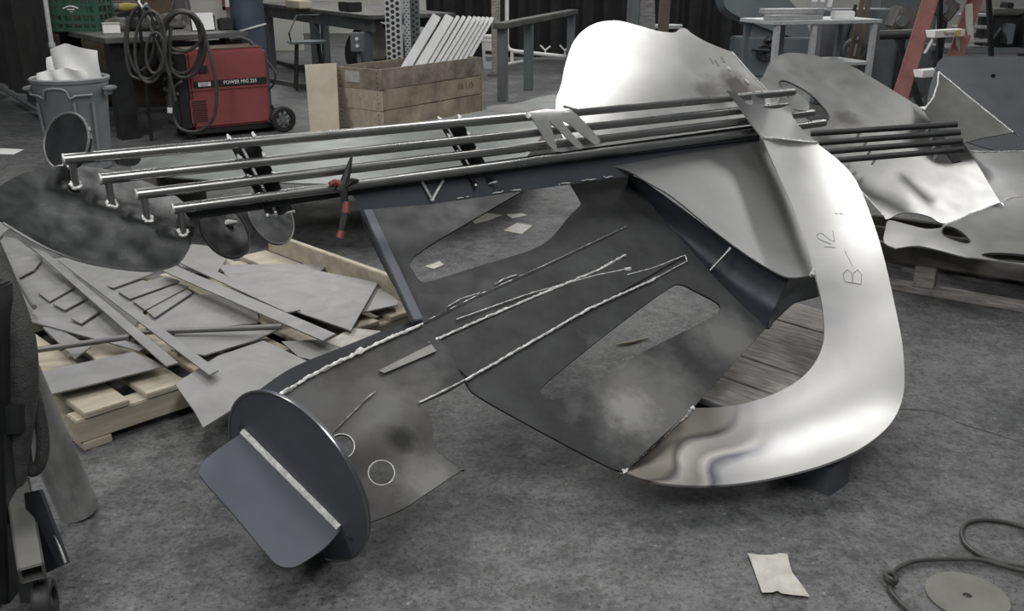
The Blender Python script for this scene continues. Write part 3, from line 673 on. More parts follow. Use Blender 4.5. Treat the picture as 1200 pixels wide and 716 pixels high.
# ================================================================== scrap pallet on the left
SP = thing('wooden_pallet', 'pale pine pallet on the left carrying a heap of steel offcuts', 'pallet', (-1.5, 2.9, 0), math.radians(45))
for k in range(7):
    MB().box((.11+k*.223, .65, .127), (.16, 1.3, .022), bev=.003).build('plank', M['wood'], SP, local=True)
for y in (.05, .65, 1.25): MB().box((.78, y, .073), (1.56, .09, .085), bev=.004).build('stringer', M['wood'], SP, local=True)
for x in (.06, .78, 1.5): MB().box((x, .65, .015), (.1, 1.3, .03), bev=.003).build('bottom_plank', M['wood'], SP, local=True)
MB().box((1.545, .62, .19), (.035, 1.3, .1), bev=.004).build('edge_board', M['wood'], SP, local=True)
scr = [  # outline, height, material, label
 ([(15, 305), (120, 300), (185, 338), (150, 395), (60, 395), (20, 350)], .155, 's', 'broad grey steel offcut at the bottom of the heap under the parallel strips'),
 ([(-30, 270), (20, 280), (50, 303), (40, 316), (20, 326), (-30, 335)], .172, 's', 'steel offcut with a curved cut edge at the far left of the heap'),
 ([(-10, 240), (16, 262), (-5, 282), (-30, 275)], .19, 's', 'small steel offcut peeking out left of the headstock plate'),
 ([(45, 343), (82, 329), (88, 336), (58, 353)], .167, 's', 'short steel slat, leftmost of the small slats on the heap'),
 ([(62, 356), (97, 343), (102, 349), (76, 363)], .168, 's', 'short steel slat just below the leftmost small slat'),
 ([(83, 373), (112, 358), (119, 363), (95, 379)], .169, 's', 'short steel slat lowest of the three small slats on the left'),
 ([(105, 331), (160, 316), (180, 320), (133, 337)], .167, 's', 'steel slat nearest the headstock plate between the crossing strips'),
 ([(138, 341), (194, 323), (211, 329), (152, 350)], .168, 's', 'steel slat second below the headstock plate between the crossing strips'),
 ([(155, 352), (210, 332), (221, 336), (170, 363)], .169, 's', 'steel slat third below the headstock plate between the crossing strips'),
 ([(172, 364), (219, 339), (225, 343), (181, 372)], .170, 's', 'narrow slat lowest between the crossing strips on the heap'),
 ([(190, 345), (250, 345), (302, 362), (302, 378), (190, 390), (170, 375)], .158, 's', 'grey steel plate lying under the wide diagonal strip'),
 ([(205, 391), (330, 384), (300, 398), (240, 416), (200, 410)], .176, 's', 'steel plate with long tapered end below the dark bar'),
 ([(309, 399), (362, 424), (302, 461), (238, 501), (228, 482), (205, 450), (255, 417)], .188, 's', 'large smooth steel sheet hanging over the front pallet edge'),
 ([(24, 366), (62, 372), (172, 407), (163, 411), (24, 373)], .182, 's', 'long thin tapered steel offcut pointing right across the heap'),
 ([(50, 383), (66, 383), (106, 406), (88, 420)], .175, 's', 'small pointed steel offcut below the thin tapered one'),
 ([(36, 438), (156, 412), (193, 429), (47, 465)], .176, 's', 'wide steel strip along the front left pallet edge'),
 ([(253, 310), (386, 309), (371, 321), (330, 342), (275, 330)], .17, 's', 'flat steel sheet at the back of the heap beside the raised edge board'),
 ([(262, 320), (372, 317), (443, 331), (411, 387), (350, 366), (302, 346)], .193, 's', 'big pale steel sheet with square corner near the stiffener bar'),
 ([(441, 335), (467, 352), (466, 357), (424, 366)], .175, 's', 'light triangular offcut sticking out beside the stiffener bar'),
 ([(412, 384), (447, 388), (400, 407), (382, 401)], .172, 'w', 'white pointed sheet sliver at the near right of the heap'),
 ([(200, 300), (226, 286), (252, 289), (267, 301), (255, 318), (220, 320)], .172, 's', 'steel offcut with a rounded corner below the hanging tuner disc'),
 ([(205, 305), (222, 303), (352, 363), (336, 366)], .206, 's', 'narrow diagonal steel strip lying behind the wide one'),
 ([(186, 315), (205, 311), (393, 391), (378, 399)], .214, 's', 'wide diagonal steel strip across the right half of the heap'),
 ([(36, 289), (53, 295), (209, 425), (195, 429)], .205, 's', 'long steel strip, left one of the crossing pair on top'),
 ([(68, 305), (86, 306), (256, 434), (245, 439)], .216, 's', 'long steel strip, right one of the crossing pair on top'),
 ([(330, 400), (370, 398), (400, 408), (375, 424), (350, 418)], .178, 'd', 'dark steel offcut tucked behind the leg panel'),
]
for olp, z, mm, lab in scr:
    o = MB().plate(olp, .006, surf=Level(z)).build('steel_offcut', M[{'s': 'scrap', 'd': 'scrapd', 'w': 'paper'}[mm]], None)
    tag(o, lab, 'metal scrap', 'steel offcuts heaped on the pallet')
def bar(pa, pb, z, r, lab, m='scrapd'):
    o = MB().tube([PZ(*pa, z), PZ(*pb, z+.02)], r, 10).build('steel_bar', M[m]); tag(o, lab, 'metal bar', 'steel bars on the scrap heap')
bar((-10, 278), (40, 360), .215, .011, 'dark round bar at the left edge of the heap')
bar((30, 412), (150, 395), .2, .012, 'dark round bar across the front left of the heap')
bar((165, 389), (330, 383), .188, .012, 'dark bar in the middle of the heap under the wide strip')

# ================================================================== sheet behind the rods
BS = Level(.4)
ol = [(162, 182), (240, 172), (400, 154), (520, 138), (600, 122), (640, 112), (656, 114), (640, 150), (625, 172), (600, 194), (500, 210), (420, 216), (180, 206)]
bs = thing('steel_sheet', 'pale grey-green steel sheet lying on trestles behind the long rods', 'metal sheet', (-1.2, 6.0, 0))
MB().plate(smooth_loop(ol, 3), .008, surf=BS).build('sheet', M['sheet'], bs)
for x, y in ((-2.2, 6.0), (-.6, 6.0)): MB().box((x, y, .194), (.12, .9, .388), bev=.005).build('trestle', M['darkwood'], bs)
st = MB().plate(circ(598, 127, 28, 5, 24), .0015, surf=Level(.4025)).build('oil_stain', M['scrapd'], bs)

# ================================================================== foreground left: cart, hose, pipe
CT = thing('steel_cart', 'black steel caster cart frame cut off by the left edge', 'cart', tuple(PZ(20, 735, 0)))
y0 = CT.location.y
def cp(px, py, dy=0): return P(px, py, y0+dy)
ub = (0, -1, .3)
MB().beam(cp(2, 735, .12), cp(-14, 330, .22), .085, .08, up=(0, -1, 0), bev=.006).build('upright', M['blackm'], CT)
MB().beam(cp(-30, 720, .0), cp(-55, 300, .1), .1, .08, up=(0, -1, 0), bev=.006).build('upright', M['blackm'], CT)
# socket: hollow square tube end
c = cp(38, 673, -.02)
fm = MB(); t_ = .008; s_ = .06; dpt = .3
ax = (cp(20, 560, .25)-c).normalized()
xx = ax.cross(Vector((0, 0, 1))).normalized(); yy = xx.cross(ax)
for dx, dy, wx, wy in ((0, 1, s_, t_), (0, -1, s_, t_), (1, 0, t_, s_), (-1, 0, t_, s_)):
    m3 = Matrix((xx, ax, yy)).transposed()
    fm.box(c+ax*dpt/2+xx*dx*(s_-t_)/2+yy*dy*(s_-t_)/2, (wx, dpt, wy), m3, bev=.003)
fm.build('square_tube', M['mid0'], CT)['kind'] = 'stuff'
ch = [(28, 578), (46, 574), (52, 590), (78, 660), (52, 672), (36, 640)]
MB().plate(ch, .01, surf=Plane(cp(30, 580, .14), cp(77, 660, .02), cp(40, 680, .06))).build('gusset_plate', M['edge'], CT)
MB().tube([cp(46, 575, .14), cp(77, 660, .015)], .004, 6).build('gusset_edge', M['mid0'], CT)
wc = cp(53, 708, .02); wc.z = max(wc.z, .062)
def wheel(c, ax, r, wd, parent, hub='steelg', tyre='black', local=False):
    ax = Vector(ax).normalized(); c = Vector(c)
    e1 = ax.cross(Vector((0, 0, 1))); e1 = e1.normalized() if e1.length > .1 else Vector((1, 0, 0)); e2 = ax.cross(e1)
    mb = MB(); prof = [(.62, -.5), (.9, -.5), (1, -.3), (1, .3), (.9, .5), (.62, .5)]; n = 28; vs = []
    for rr, zz in prof:
        for k in range(n):
            g = 2*math.pi*k/n; vs.append(c+(e1*math.cos(g)+e2*math.sin(g))*rr*r+ax*zz*wd)
    m_ = len(prof); mb.add(vs, [(i*n+k, i*n+(k+1) % n, ((i+1) % m_)*n+(k+1) % n, ((i+1) % m_)*n+k) for i in range(m_) for k in range(n)])
    ty = mb.build('wheel', M[tyre], parent, local=local)
    hb = MB().cyl(c-ax*wd*.35, c+ax*wd*.35, r*.2, 14)
    for k in range(8):
        g = 2*math.pi*k/8; d = e1*math.cos(g)+e2*math.sin(g); hb.beam(c+d*r*.15, c+d*r*.66, wd*.4, r*.12, up=ax)
    hb.build('hub', M[hub], ty, local=local); return ty
wheel(wc, (1, .3, 0), .06, .045, CT)
MB().beam(wc+Vector((-.035, 0, 0)), wc+Vector((-.03, 0, .12)), .008, .05).build('caster_fork', M['blackm'], CT)
# steel pipe leaning
pa = PZ(93, 612, .0)+Vector((-.02, .05, .055)); pb = P(40, 470, pa.y-.06); pb = pa+(pb-pa)*1.5
d = (pb-pa).normalized(); pa2 = pa
mb = MB(); n = 28
x1 = d.cross(Vector((0, 0, 1))).normalized(); x2 = d.cross(x1)
vs = []
for q, r in ((pa, .058), (pb, .058), (pb, .052), (pa, .052)):
    for k in range(n):
        g = 2*math.pi*k/n; vs.append(q+(x1*math.cos(g)+x2*math.sin(g))*r)
mb.add(vs, [(i*n+k, i*n+(k+1) % n, ((i+1) % 4)*n+(k+1) % n, ((i+1) % 4)*n+k) for i in range(4) for k in range(n)])
M['pipe'] = mat('scuffed_grey_pipe', (.34, .34, .34), .5, .6, .3, 8, .05, .1, stretch=(3, 1, 1))
lowz = min(v.z for v in mb.v)
for v in mb.v: v.z -= lowz
tag(mb.build('steel_pipe', M['pipe']), 'grey steel pipe leaning behind the black hose at the left', 'pipe')
hz = thing('rubber_hose', 'thick black rubber hose drooping over the cart at the left edge', 'hose', tuple(cp(0, 735, .1)*1))
hp = [(-26, 270, .32), (-8, 310, .3), (10, 355, .27), (24, 400, .25), (27, 450, .23), (22, 500, .22), (14, 560, .21), (12, 640, .2)]
MB().tube([cp(*p) for p in smooth_loop(hp, 5, False)], .037, 14).build('main_hose', M['hose'], hz)
hp = [(28, 420, .27), (42, 470, .28), (50, 510, .28), (48, 540, .27), (38, 552, .26), (30, 540, .25), (27, 500, .25)]
MB().tube([cp(*p) for p in smooth_loop(hp, 5, False)], .017, 12).build('hose_loop', M['hose'], hz)
MB().tube([cp(10, 470, .2), cp(12, 500, .2)], .043, 14).build('hose_clamp', M['blackm'], hz)

# ================================================================== floor bits
def flat(name, olp, m, lab, cat, z=.004, th=.002, group=None):
    o = MB().plate(olp, th, surf=Level(z)).build(name, M[m]); return tag(o, lab, cat, group)
class Crumple:
    def __init__(s, z, a): s.z = z; s.a = a
    def __call__(s, px, py):
        q = PZ(px, py, s.z); return PZ(px, py, s.z+s.a*(.5+.5*noise.noise(q*14)))
pp = MB().plate([(876, 648), (890, 650), (905, 650), (914, 648), (923, 649), (925, 659), (928, 670), (938, 683), (949, 699), (930, 697), (916, 695), (911, 692), (905, 694), (893, 694), (885, 672)], .0015, surf=Crumple(.003, .012), step=6).build('paper_sheet', M['paper'])
tag(pp, 'crumpled torn sheet of paper on the bare floor in the foreground', 'paper')
flat('paper_scrap', [(553, 259), (568, 249), (588, 252), (570, 259), (557, 262)], 'paper', 'pale paper scrap seen through the skirt window, farther left one', 'paper')
flat('paper_scrap', [(590, 270), (606, 261), (624, 264), (612, 274), (600, 272)], 'paper', 'pale paper scrap seen through the skirt window, nearer right one', 'paper')
flat('paper_scrap', [(593, 251), (612, 250), (618, 252), (600, 256)], 'paper', 'thin paper sliver seen through the skirt window near its top', 'paper')
flat('paper_scrap', [(498, 312), (515, 306), (520, 310), (508, 315)], 'paper', 'small crumpled paper bit in the left corner of the skirt window', 'paper')
flat('paper_sheet', [(-12, 173), (28, 175), (16, 181), (-12, 180)], 'white', 'clean white sheet lying on the floor at the left edge', 'paper')
flat('flat_offcut', [(0, 215), (8, 195), (40, 191), (60, 197), (45, 215), (0, 232)], 'scrapd', 'dark flat steel offcut behind the standing tuner disc', 'metal scrap')
o = MB().tube([PZ(722, 404, .006), PZ(740, 401, .008), PZ(760, 396, .006)], [.003, .007, .003], 6).build('wood_splinter', M['wood']); tag(o, 'pale wood splinter on the floor below the lower skirt window', 'splinter')
mb = MB()
for k in range(90):
    x = random.uniform(60, 1200); y = random.uniform(420, 716); q = PZ(x, y, 0); s_ = random.choice((.0015, .002, .002, .003))
    m3 = Matrix.Rotation(random.uniform(0, 3), 3, 'Z'); mb.box(q+Vector((0, 0, s_*.4)), (s_*random.uniform(1, 3), s_, s_*.8), m3)
tag(mb.build('floor_grit', M['scrap']), 'tiny metal chips and grit scattered over the floor', 'grit', kind='stuff')
# cable with knot
cb = thing('power_cable', 'black power cable looping over the floor at the lower right corner', 'cable', tuple(PZ(1100, 660, 0)))
cpth = [(1230, 628), (1200, 618), (1175, 611), (1150, 609), (1133, 613), (1127, 624), (1132, 638), (1148, 650), (1165, 657), (1190, 663), (1235, 668)]
MB().tube([PZ(p[0], p[1], .008) for p in smooth_loop(cpth, 5, False)], .0065, 8).build('cord_loop', M['cable'], cb)
cpth = [(1235, 674), (1190, 667), (1150, 656), (1110, 655), (1075, 657), (1055, 664), (1045, 674), (1043, 690), (1053, 704), (1070, 720), (1090, 740)]
MB().tube([PZ(p[0], p[1], .012) for p in smooth_loop(cpth, 5, False)], .0065, 8).build('cord_loop', M['cable'], cb)
kq = PZ(1043, 682, .014); mb = MB()
for k in range(3):
    rt = Matrix.Rotation(k*1.05, 3, 'Z') @ Matrix.Rotation(.6, 3, 'X')
    MB().tube([kq+rt @ Vector((.016*math.cos(t), .016*math.sin(t), 0))+Vector((0, 0, .012)) for t in [6.283*j/14 for j in range(14)]], .006, 7, closed=True).build('knot_turn', M['cable'], cb)
dq = PZ(1133, 700, 0)
o = MB(); n = 48
ol = [(dq.x+.105*math.cos(6.283*k/n), dq.y+.105*math.sin(6.283*k/n)) for k in range(n)]; hl = [(dq.x+.012*math.cos(6.283*k/14), dq.y+.012*math.sin(6.283*k/14)) for k in range(14)]
o.plate(ol, .006, holes=[hl]); 
for v in o.v: v.z += .0065
M['disc'] = mat('dusty_steel_disc', (.17, .17, .155), .6, .3, .2, 8)
tag(o.build('steel_disc', M['disc']), 'flat dusty steel disc with centre hole inside the cable loop', 'disc')

# pliers hanging over the lowest rod
pv = on_rod(3, 403)+RP.n*.03
PLR = thing('pliers', 'black pliers with red grips hanging on the lowest long rod', 'pliers', tuple(pv))
def pp_(px, py, dn=.03): q = RP.off(dn)(px, py); return q
MB().tube([pp_(412, 184), pp_(409, 195), pp_(405, 210), pp_(402, 218)], [.004, .009, .014, .018], 8).build('jaw', M['blackm'], PLR)
MB().tube([pp_(420, 212), pp_(412, 212), pp_(402, 218), pp_(396, 224)], [.006, .012, .017, .01], 8).build('jaw', M['blackm'], PLR)
MB().tube([pp_(402, 218), pp_(403, 230), pp_(405, 238)], [.016, .013, .012], 8).build('shank', M['blackm'], PLR)
MB().tube([pp_(402, 218), pp_(396, 214), pp_(392, 213), pp_(386, 216)], [.014, .011, .01, .008], 8).build('handle', M['redh'], PLR)
h = MB().tube([pp_(405, 236), pp_(405, 248), pp_(402, 262), pp_(399, 277)], [.013, .013, .013, .01], 8).build('handle', M['black'], PLR)
MB().tube([pp_(406, 237, .032), pp_(405, 250, .032)], .0138, 8).build('grip_band', M['redh'], h)
MB().tube([pp_(400, 271, .032), pp_(398, 279, .032)], .0125, 8).build('grip_band', M['redh'], h)

# ================================================================== background
# ---- red welding machine
q0 = PZ(222, 165, 0)
WM = thing('welding_machine', 'red and black wire-feed welding machine on wheels beside the blue column', 'welder', tuple(q0), math.radians(35))
wl_, wd_, wz0, wz1 = .84, .46, .1, .83
b_ = MB().box((wl_/2+.03, wd_/2, (wz0+wz1)/2), (wl_-.06, wd_, wz1-wz0), bev=.025).build('case', M['red'], WM, local=True)
MB().box((wl_/2+.03, wd_/2, wz1+.006), (wl_-.1, wd_-.05, .014), bev=.006).build('top_cover', M['brown'], b_, local=True)
MB().box((wl_/2+.03, -.003, .47), (wl_-.07, .012, .02), bev=.003).build('side_ridge', M['red'], b_, local=True)
nm = MB().box((wl_/2+.04, -.004, .52), (wl_-.12, .01, .06)).build('name_strip', M['blackm'], b_, local=True)
lg = MB().box((.2, -.010, .521), (.12, .006, .038)).build('maker_badge', M['white'], b_, local=True)
fx = lambda x, z: frame((1, 0, 0), (0, 0, 1), (x, -.0125, z))
text('lettering', 'POWER MIG 255', .048, fx(.55, .523), M['white'], b_, sx=.95)
text('lettering', 'LINCOLN', .02, frame((1, 0, 0), (0, 0, 1), (.2, -.0145, .53)), M['redh'], b_, sx=1.1)
text('lettering', 'ELECTRIC', .014, frame((1, 0, 0), (0, 0, 1), (.2, -.0145, .512)), M['blackm'], b_, sx=1.2)
MB().box((.13, -.002, .27), (.17, .006, .22)).build('vent_panel', M['red'], b_, local=True)
for k in range(12): MB().box((.13, -.006, .175+k*.0175), (.14, .006, .008)).build('vent_slot', M['blackm'], b_, local=True)
MB().box((.2, -.01, .66), (.09, .012, .07), bev=.004).build('door_latch', M['blackm'], b_, local=True)
fr = MB().box((-.0, wd_/2, (wz0+wz1)/2-.005), (.1, wd_-.01, wz1-wz0-.03), bev=.01).build('front_panel', M['blackm'], WM, local=True)
for k in range(11):
    MB().box((-.055, .13, .16+k*.022), (.012, .17, .01)).build('front_louvre', M['steelg'], fr, local=True)
    MB().box((-.055, .34, .16+k*.022), (.012, .15, .01)).build('front_louvre', M['steelg'], fr, local=True)
MB().box((-.055, wd_/2, .45), (.02, wd_-.02, .03)).build('front_rail', M['steelg'], fr, local=True)
for (y, z, r) in ((.07, .66, .018), (.07, .6, .014), (.07, .72, .018), (.16, .68, .028), (.26, .68, .028), (.35, .62, .02), (.2, .56, .035), (.33, .54, .03)):
    MB().cyl((-.05, y, z), (-.085, y, z), r, 14).build('knob', M['steelg' if r < .02 else 'black'], fr, local=True)
MB().box((.45, wd_/2, .07), (.84, .4, .05), bev=.006).build('undercarriage', M['blackm'], WM, local=True)
for y in (-.045, wd_+.045): wheel((.94, y, .13), (0, 1, 0), .13, .06, WM, local=True)
MB().cyl((.94, -.045, .13), (.94, wd_+.045, .13), .015, 10).build('axle', M['blackm'], WM, local=True)
MB().box((.98, wd_/2, .05), (.28, .3, .02), bev=.004).build('cylinder_tray', M['blackm'], WM, local=True)
for y in (.08, .38): wheel((.05, y, .05), (0, 1, 0), .05, .035, WM, local=True)
def loop(c, rx, rz, n=26, a0=0, ya=0.):
    return [Vector((c[0]+rx*math.cos(a0+6.283*k/n), c[1]+ya*math.cos(6.283*k/n), c[2]+rz*math.sin(a0+6.283*k/n))) for k in range(n)]
# cable loops hung on the machine's front (world space)
def cable(name, pts, r, parent, m='cable'):
    return MB().tube([P(*p) for p in smooth_loop(pts, 5, False)], r, 8).build(name, M[m], parent)
Yc = q0.y-.12
CO = thing('cable_coil', 'grey gun cable coiled in big loops over the front of the red welder', 'cable', tuple(P(225, 160, Yc)-Vector((0, 0, P(225, 160, Yc).z))))
for i, (cx, cy, rx, ry, yy) in enumerate([(216, 52, 25, 39, 0), (213, 50, 22, 36, .03), (214, 37, 23, 23, -.03), (212, 52, 27, 40, .05)]):
    MB().tube([P(cx+rx*math.cos(6.283*k/30), cy+ry*math.sin(6.283*k/30), Yc+yy+.04*math.sin(6.283*k/30)) for k in range(30)], .0155, 8, closed=True).build('cable_loop', M['cable'], CO)
cable('cable_tail', [(240, 40, Yc), (249, 75, Yc-.02), (254, 110, Yc-.02), (250, 138, Yc-.02), (236, 152, Yc-.02), (220, 154, Yc-.02), (207, 146, Yc), (200, 125, Yc), (202, 105, Yc+.02), (214, 95, Yc+.05)], .0155, CO)
cable('cable_tail', [(200, 30, Yc), (199, 60, Yc-.02), (199, 100, Yc-.02), (199, 135, Yc-.02)], .018, CO)
MB().tube([P(199, 126, Yc-.03), P(199, 132, Yc-.03)], .024, 8).build('cable_ferrule', M['white'], CO)
C2 = thing('cable_coil', 'dark cable coil hanging in long narrow loops left of the red welder', 'cable', tuple(P(170, 160, Yc-.1)-Vector((0, 0, P(170, 160, Yc-.1).z))))
for i, (cx, cy, rx, ry, yy) in enumerate([(170, 50, 21, 43, 0), (165, 45, 16, 38, .03), (176, 55, 18, 42, -.03), (182, 62, 11, 24, -.05)]):
    tl = .25 if i == 0 else -.1
    MB().tube([P(cx+rx*math.cos(6.283*k/30)+tl*ry*.3*math.sin(6.283*k/30), cy+ry*math.sin(6.283*k/30), Yc-.1+yy) for k in range(30)], .0145, 8, closed=True).build('cable_loop', M['cable'], C2)
cable('cable_tail', [(163, 3, Yc-.1), (180, 40, Yc-.12), (196, 80, Yc-.12), (206, 118, Yc-.1)], .0145, C2)
MB().tube([P(163, -12, Yc-.02), P(163, 3, Yc-.12), P(167, 9, Yc-.14), P(172, 4, Yc-.14)], .012, 8).build('hanger_hook', M['galv'], C2)
MB().tube([P(163, -12, Yc-.02), P(164, 30, Yc+.1), Vector((P(164, 60, Yc+.12).x, Yc+.12, .0))], .016, 8).build('hanger_post', M['blackm'], C2)
cable('cable_tail', [(150, 20, Yc-.1), (147, 50, Yc-.1), (152, 85, Yc-.1), (165, 93, Yc-.1), (180, 96, Yc-.1)], .016, C2)
# rear lead of the welder
RL = thing('rear_cable', 'grey lead drooping from the blue column down behind the red welder', 'cable', tuple(PZ(330, 168, 0)))
MB().tube([P(*p) for p in smooth_loop([(270, 46, 9.6), (283, 44, 9.6), (296, 52, 9.6), (305, 75, 9.62), (312, 105, 9.65), (318, 135, 9.65), (330, 150, 9.65), (345, 158, 9.7)], 5, False)], .019, 8).build('lead', M['cable'], RL)
MB().tube([P(*p) for p in smooth_loop([(312, 70, 9.9), (322, 85, 9.9), (321, 98, 9.9), (314, 106, 9.9)], 5, False)], .011, 8).build('thin_lead', M['cable'], RL)

# ---- blue column
bc = P(302, 150, 10.35)
cl = thing('steel_column', 'round blue painted steel column behind the red welder', 'column', (bc.x, bc.y, 0))
MB().lathe([(.0, 0), (.172, 0), (.172, 3.4), (0, 3.4)], n=32).build('shaft', M['bluep'], cl, local=True)
MB().box((0, 0, .012), (.5, .5, .024), bev=.004).build('base_plate', M['bluep'], cl, local=True)
MB().tube([Vector((.178*math.cos(t), .178*math.sin(t), .95+.05*math.cos(t))) for t in [6.283*k/24 for k in range(24)]], .012, 6, closed=True).build('tie_wire', M['galv'], cl, local=True)

# ---- trash can
tq = PZ(98, 196, 0)
tc_ = thing('trash_can', 'round grey plastic trash can filled with white foam sheeting', 'trash can', tuple(tq))
MB().lathe([(0, .02), (.215, 0), (.225, .01), (.272, .62), (.285, .64), (.288, .70), (.30, .71), (.305, .735), (.295, .745), (.275, .735), (.262, .60), (.21, .03), (0, .03)], n=40).build('bin_body', M['grey'], tc_, local=True)
for s_ in (-1, 1):
    MB().box((s_*.325, -.02, .655), (.07, .13, .03), bev=.008).build('handle', M['grey'], tc_, local=True)
    MB().box((s_*.305, -.02, .63), (.03, .10, .06), bev=.006).build('handle_rib', M['grey'], tc_, local=True)
arch = [Vector((.298*math.sin(a), -.298*math.cos(a), z)) for a, z in [(-.95, .62), (-.5, .62), (-.36, .60), (-.3, .655), (-.2, .675), (0, .68), (.2, .675), (.3, .655), (.36, .60), (.5, .62), (.95, .62)]]
MB().tube(arch, .011, 6).build('moulded_rib', M['grey'], tc_, local=True)
for a in (-.75, .45, .95): MB().beam((.255*math.sin(a), -.255*math.cos(a), .08), (.285*math.sin(a), -.285*math.cos(a), .56), .02, .015, up=(math.sin(a), -math.cos(a), 0)).build('moulded_rib', M['grey'], tc_, local=True)
fo = thing('foam_sheets', 'crumpled white foam sheets sticking out of the grey trash can', 'packaging', (tq.x, tq.y, .5))
def curl(x0, x1, z0, z1, y, bow, tilt, ph):
    mb = MB(); n, m_ = 12, 8; vs = []
    for i in range(n+1):
        for j in range(m_+1):
            u, v = i/n, j/m_
            x = x0+(x1-x0)*u+tilt*v; z = z0+(z1-z0)*v*(1-.12*abs(u-.45)*2)
            vs.append(Vector((x, y+bow*math.sin(math.pi*u+ph)+.02*math.sin(7*u+5*v+ph), z)))
    fs = [(i*(m_+1)+j, (i+1)*(m_+1)+j, (i+1)*(m_+1)+j+1, i*(m_+1)+j+1) for i in range(n) for j in range(m_)]
    mb.add(vs, fs); mb.add([v+Vector((0, .008, 0)) for v in vs], [tuple(reversed(f)) for f in fs]); return mb
curl(-.12, .25, .02, .51, .02, -.12, .0, 0).build('foam_sheet', M['film'], fo, local=True)
curl(-.2, .1, .02, .43, .1, -.08, .02, .8).build('foam_sheet', M['film'], fo, local=True)
curl(-.24, .02, .02, .31, -.06, -.07, .03, .4).build('foam_sheet', M['film'], fo, local=True)
curl(-.05, .22, .02, .33, -.1, -.06, -.03, .2).build('foam_sheet', M['film'], fo, local=True)

# ---- workbench behind them
WB = thing('workbench', 'cluttered dark steel workbench behind the grey trash can', 'workbench', (-3.76, 9.0, 0), math.atan2(.62, .78))
MB().box((.68, .9, .93), (1.4, 1.9, .05), bev=.006).build('bench_top', M['tableg'], WB, local=True)
for x, y in ((.12, .12), (1.25, .12), (.12, 1.7), (1.25, 1.7)): MB().beam((x, y, 0), (x, y, .9), .17, .17).build('leg', M['blackm'], WB, local=True)
MB().box((.68, .12, .78), (1.0, .06, .2)).build('apron', M['blackm'], WB, local=True)
def onb(px, py, z=.957): return PZ(px, py, z)
# green milk crate
g = P(97, 34, 10.1); g.z = .956; zg = 0.0
MC = thing('milk_crate', 'green plastic milk crate on the left of the dark workbench', 'crate', tuple(g), math.radians(2))
W_, D_, H_ = .5, .42, .36
for nm, y in (('front', -D_/2), ('back', D_/2)):
    mb = MB()
    for z in (.015, .085, .17, .255, .345): mb.box((0, y, z), (W_, .025, .03 if z != .17 else .028), bev=0)
    for x in (-.5, -.36, -.2, 0, .2, .36, .5): mb.box((x*W_*.96, y, H_/2), (.02 if abs(x) < .5 else .035, .022, H_))
    mb.box((0, y, .215), (W_*.62, .02, .1))
    mb.build('side_wall', M['green'], MC, local=True)
for x in (-W_/2+.012, W_/2-.012):
    mb = MB()
    for z in (.015, .085, .17, .255, .345): mb.box((x, 0, z), (.024, D_, .03))
    for y in (-.4, -.15, .15, .4): mb.box((x, y*D_, H_/2), (.02, .022, H_))
    mb.build('side_wall', M['green'], MC, local=True)
MB().box((0, 0, .01), (W_-.03, D_-.03, .014)).build('crate_floor', M['green'], MC, local=True)
mb = MB()
mb.tube([Vector((-.075+.15*k/10, -D_/2-.014, .222+.022*math.sin(math.pi*k/10))) for k in range(11)], .007, 5)
mb.tube([Vector((-.035, -D_/2-.014, .212)), Vector((.035, -D_/2-.014, .212))], .006, 5).tube([Vector((-.015, -D_/2-.014, .19)), Vector((.015, -D_/2-.014, .19))], .004, 5)
mb.build('printed_mark', M['white'], MC, local=True)['kind'] = 'stuff'
# clutter on the bench
def clutter(name, px, py, Y, sx, sy, sz, m, lab, cat, rz=.3, bev=.01):
    q = P(px, py, Y); z0 = .957
    o = MB().box((q.x, Y, z0+sz/2), (sx, sy, sz), Matrix.Rotation(rz, 3, 'Z'), bev).build(name, M[m]); return tag(o, lab, cat)
def lump(name, c, r, m, lab, cat, parent=None, seed=0, sc=(1, 1, 1)):
    bm = bmesh.new(); bmesh.ops.create_icosphere(bm, subdivisions=3, radius=1)
    vs = [];
    for v in bm.verts:
        p_ = v.co.copy(); k = 1+.35*noise.noise(p_*1.6+Vector((seed, 0, 0)))
        vs.append(Vector(c)+Vector((p_.x*sc[0], p_.y*sc[1], p_.z*sc[2]))*r*k)
    bm.verts.index_update(); fs = [tuple(v.index for v in f.verts) for f in bm.faces]; bm.free()
    z0 = c[2]-r*sc[2]*.7
    for v in vs: v.z = max(v.z, z0)
    o = MB().add(vs, fs).build(name, M[m], parent)
    if parent is None: tag(o, lab, cat)
    return o
cup = thing('small_carton', 'small pale carton near the front of the dark workbench', 'carton', (*P(131, 37, 9.6).xy, .957), .4)
MB().box((0, 0, .045), (.16, .1, .09), bev=.006).build('carton_body', M['white'], cup, local=True); MB().box((0, 0, .095), (.165, .105, .01)).build('carton_lid', M['paper'], cup, local=True)
yt = thing('yellow_grinder', 'yellow and grey power tool lying among the bench clutter', 'power tool', (*P(153, 14, 10.4).xy, .957))
MB().tube([Vector((-.1, 0, .21)), Vector((-.02, 0, .21)), Vector((.1, -.05, .22))], [.04, .05, .03], 12).build('tool_body', M['yellow'], yt, local=True)
MB().cyl((-.16, .0, .21), (-.1, 0, .21), .045, 14).build('tool_head', M['steelg'], yt, local=True)
MB().box((0, .02, .08), (.26, .16, .16), bev=.02).build('tool_bag', M['blackm'], yt, local=True)
for i, (x, y, Y, r, sc, lab) in enumerate([(137, 20, 10.0, .13, (1.0, .6, .6), 'dark rag heap beside the green milk crate'), (168, 26, 10.0, .14, (1.3, .7, .6), 'dark tool heap behind the hanging cable coil'), (200, 24, 10.3, .13, (1.2, .7, .7), 'black glove heap between the two cable coils')]):
    q = P(x, y, Y); lump('rag_heap', (q.x, Y, .957+r*sc[2]*.7), r, ['darkwood', 'blackm', 'darkwood'][i], lab, 'rags', seed=i*3.1, sc=sc)
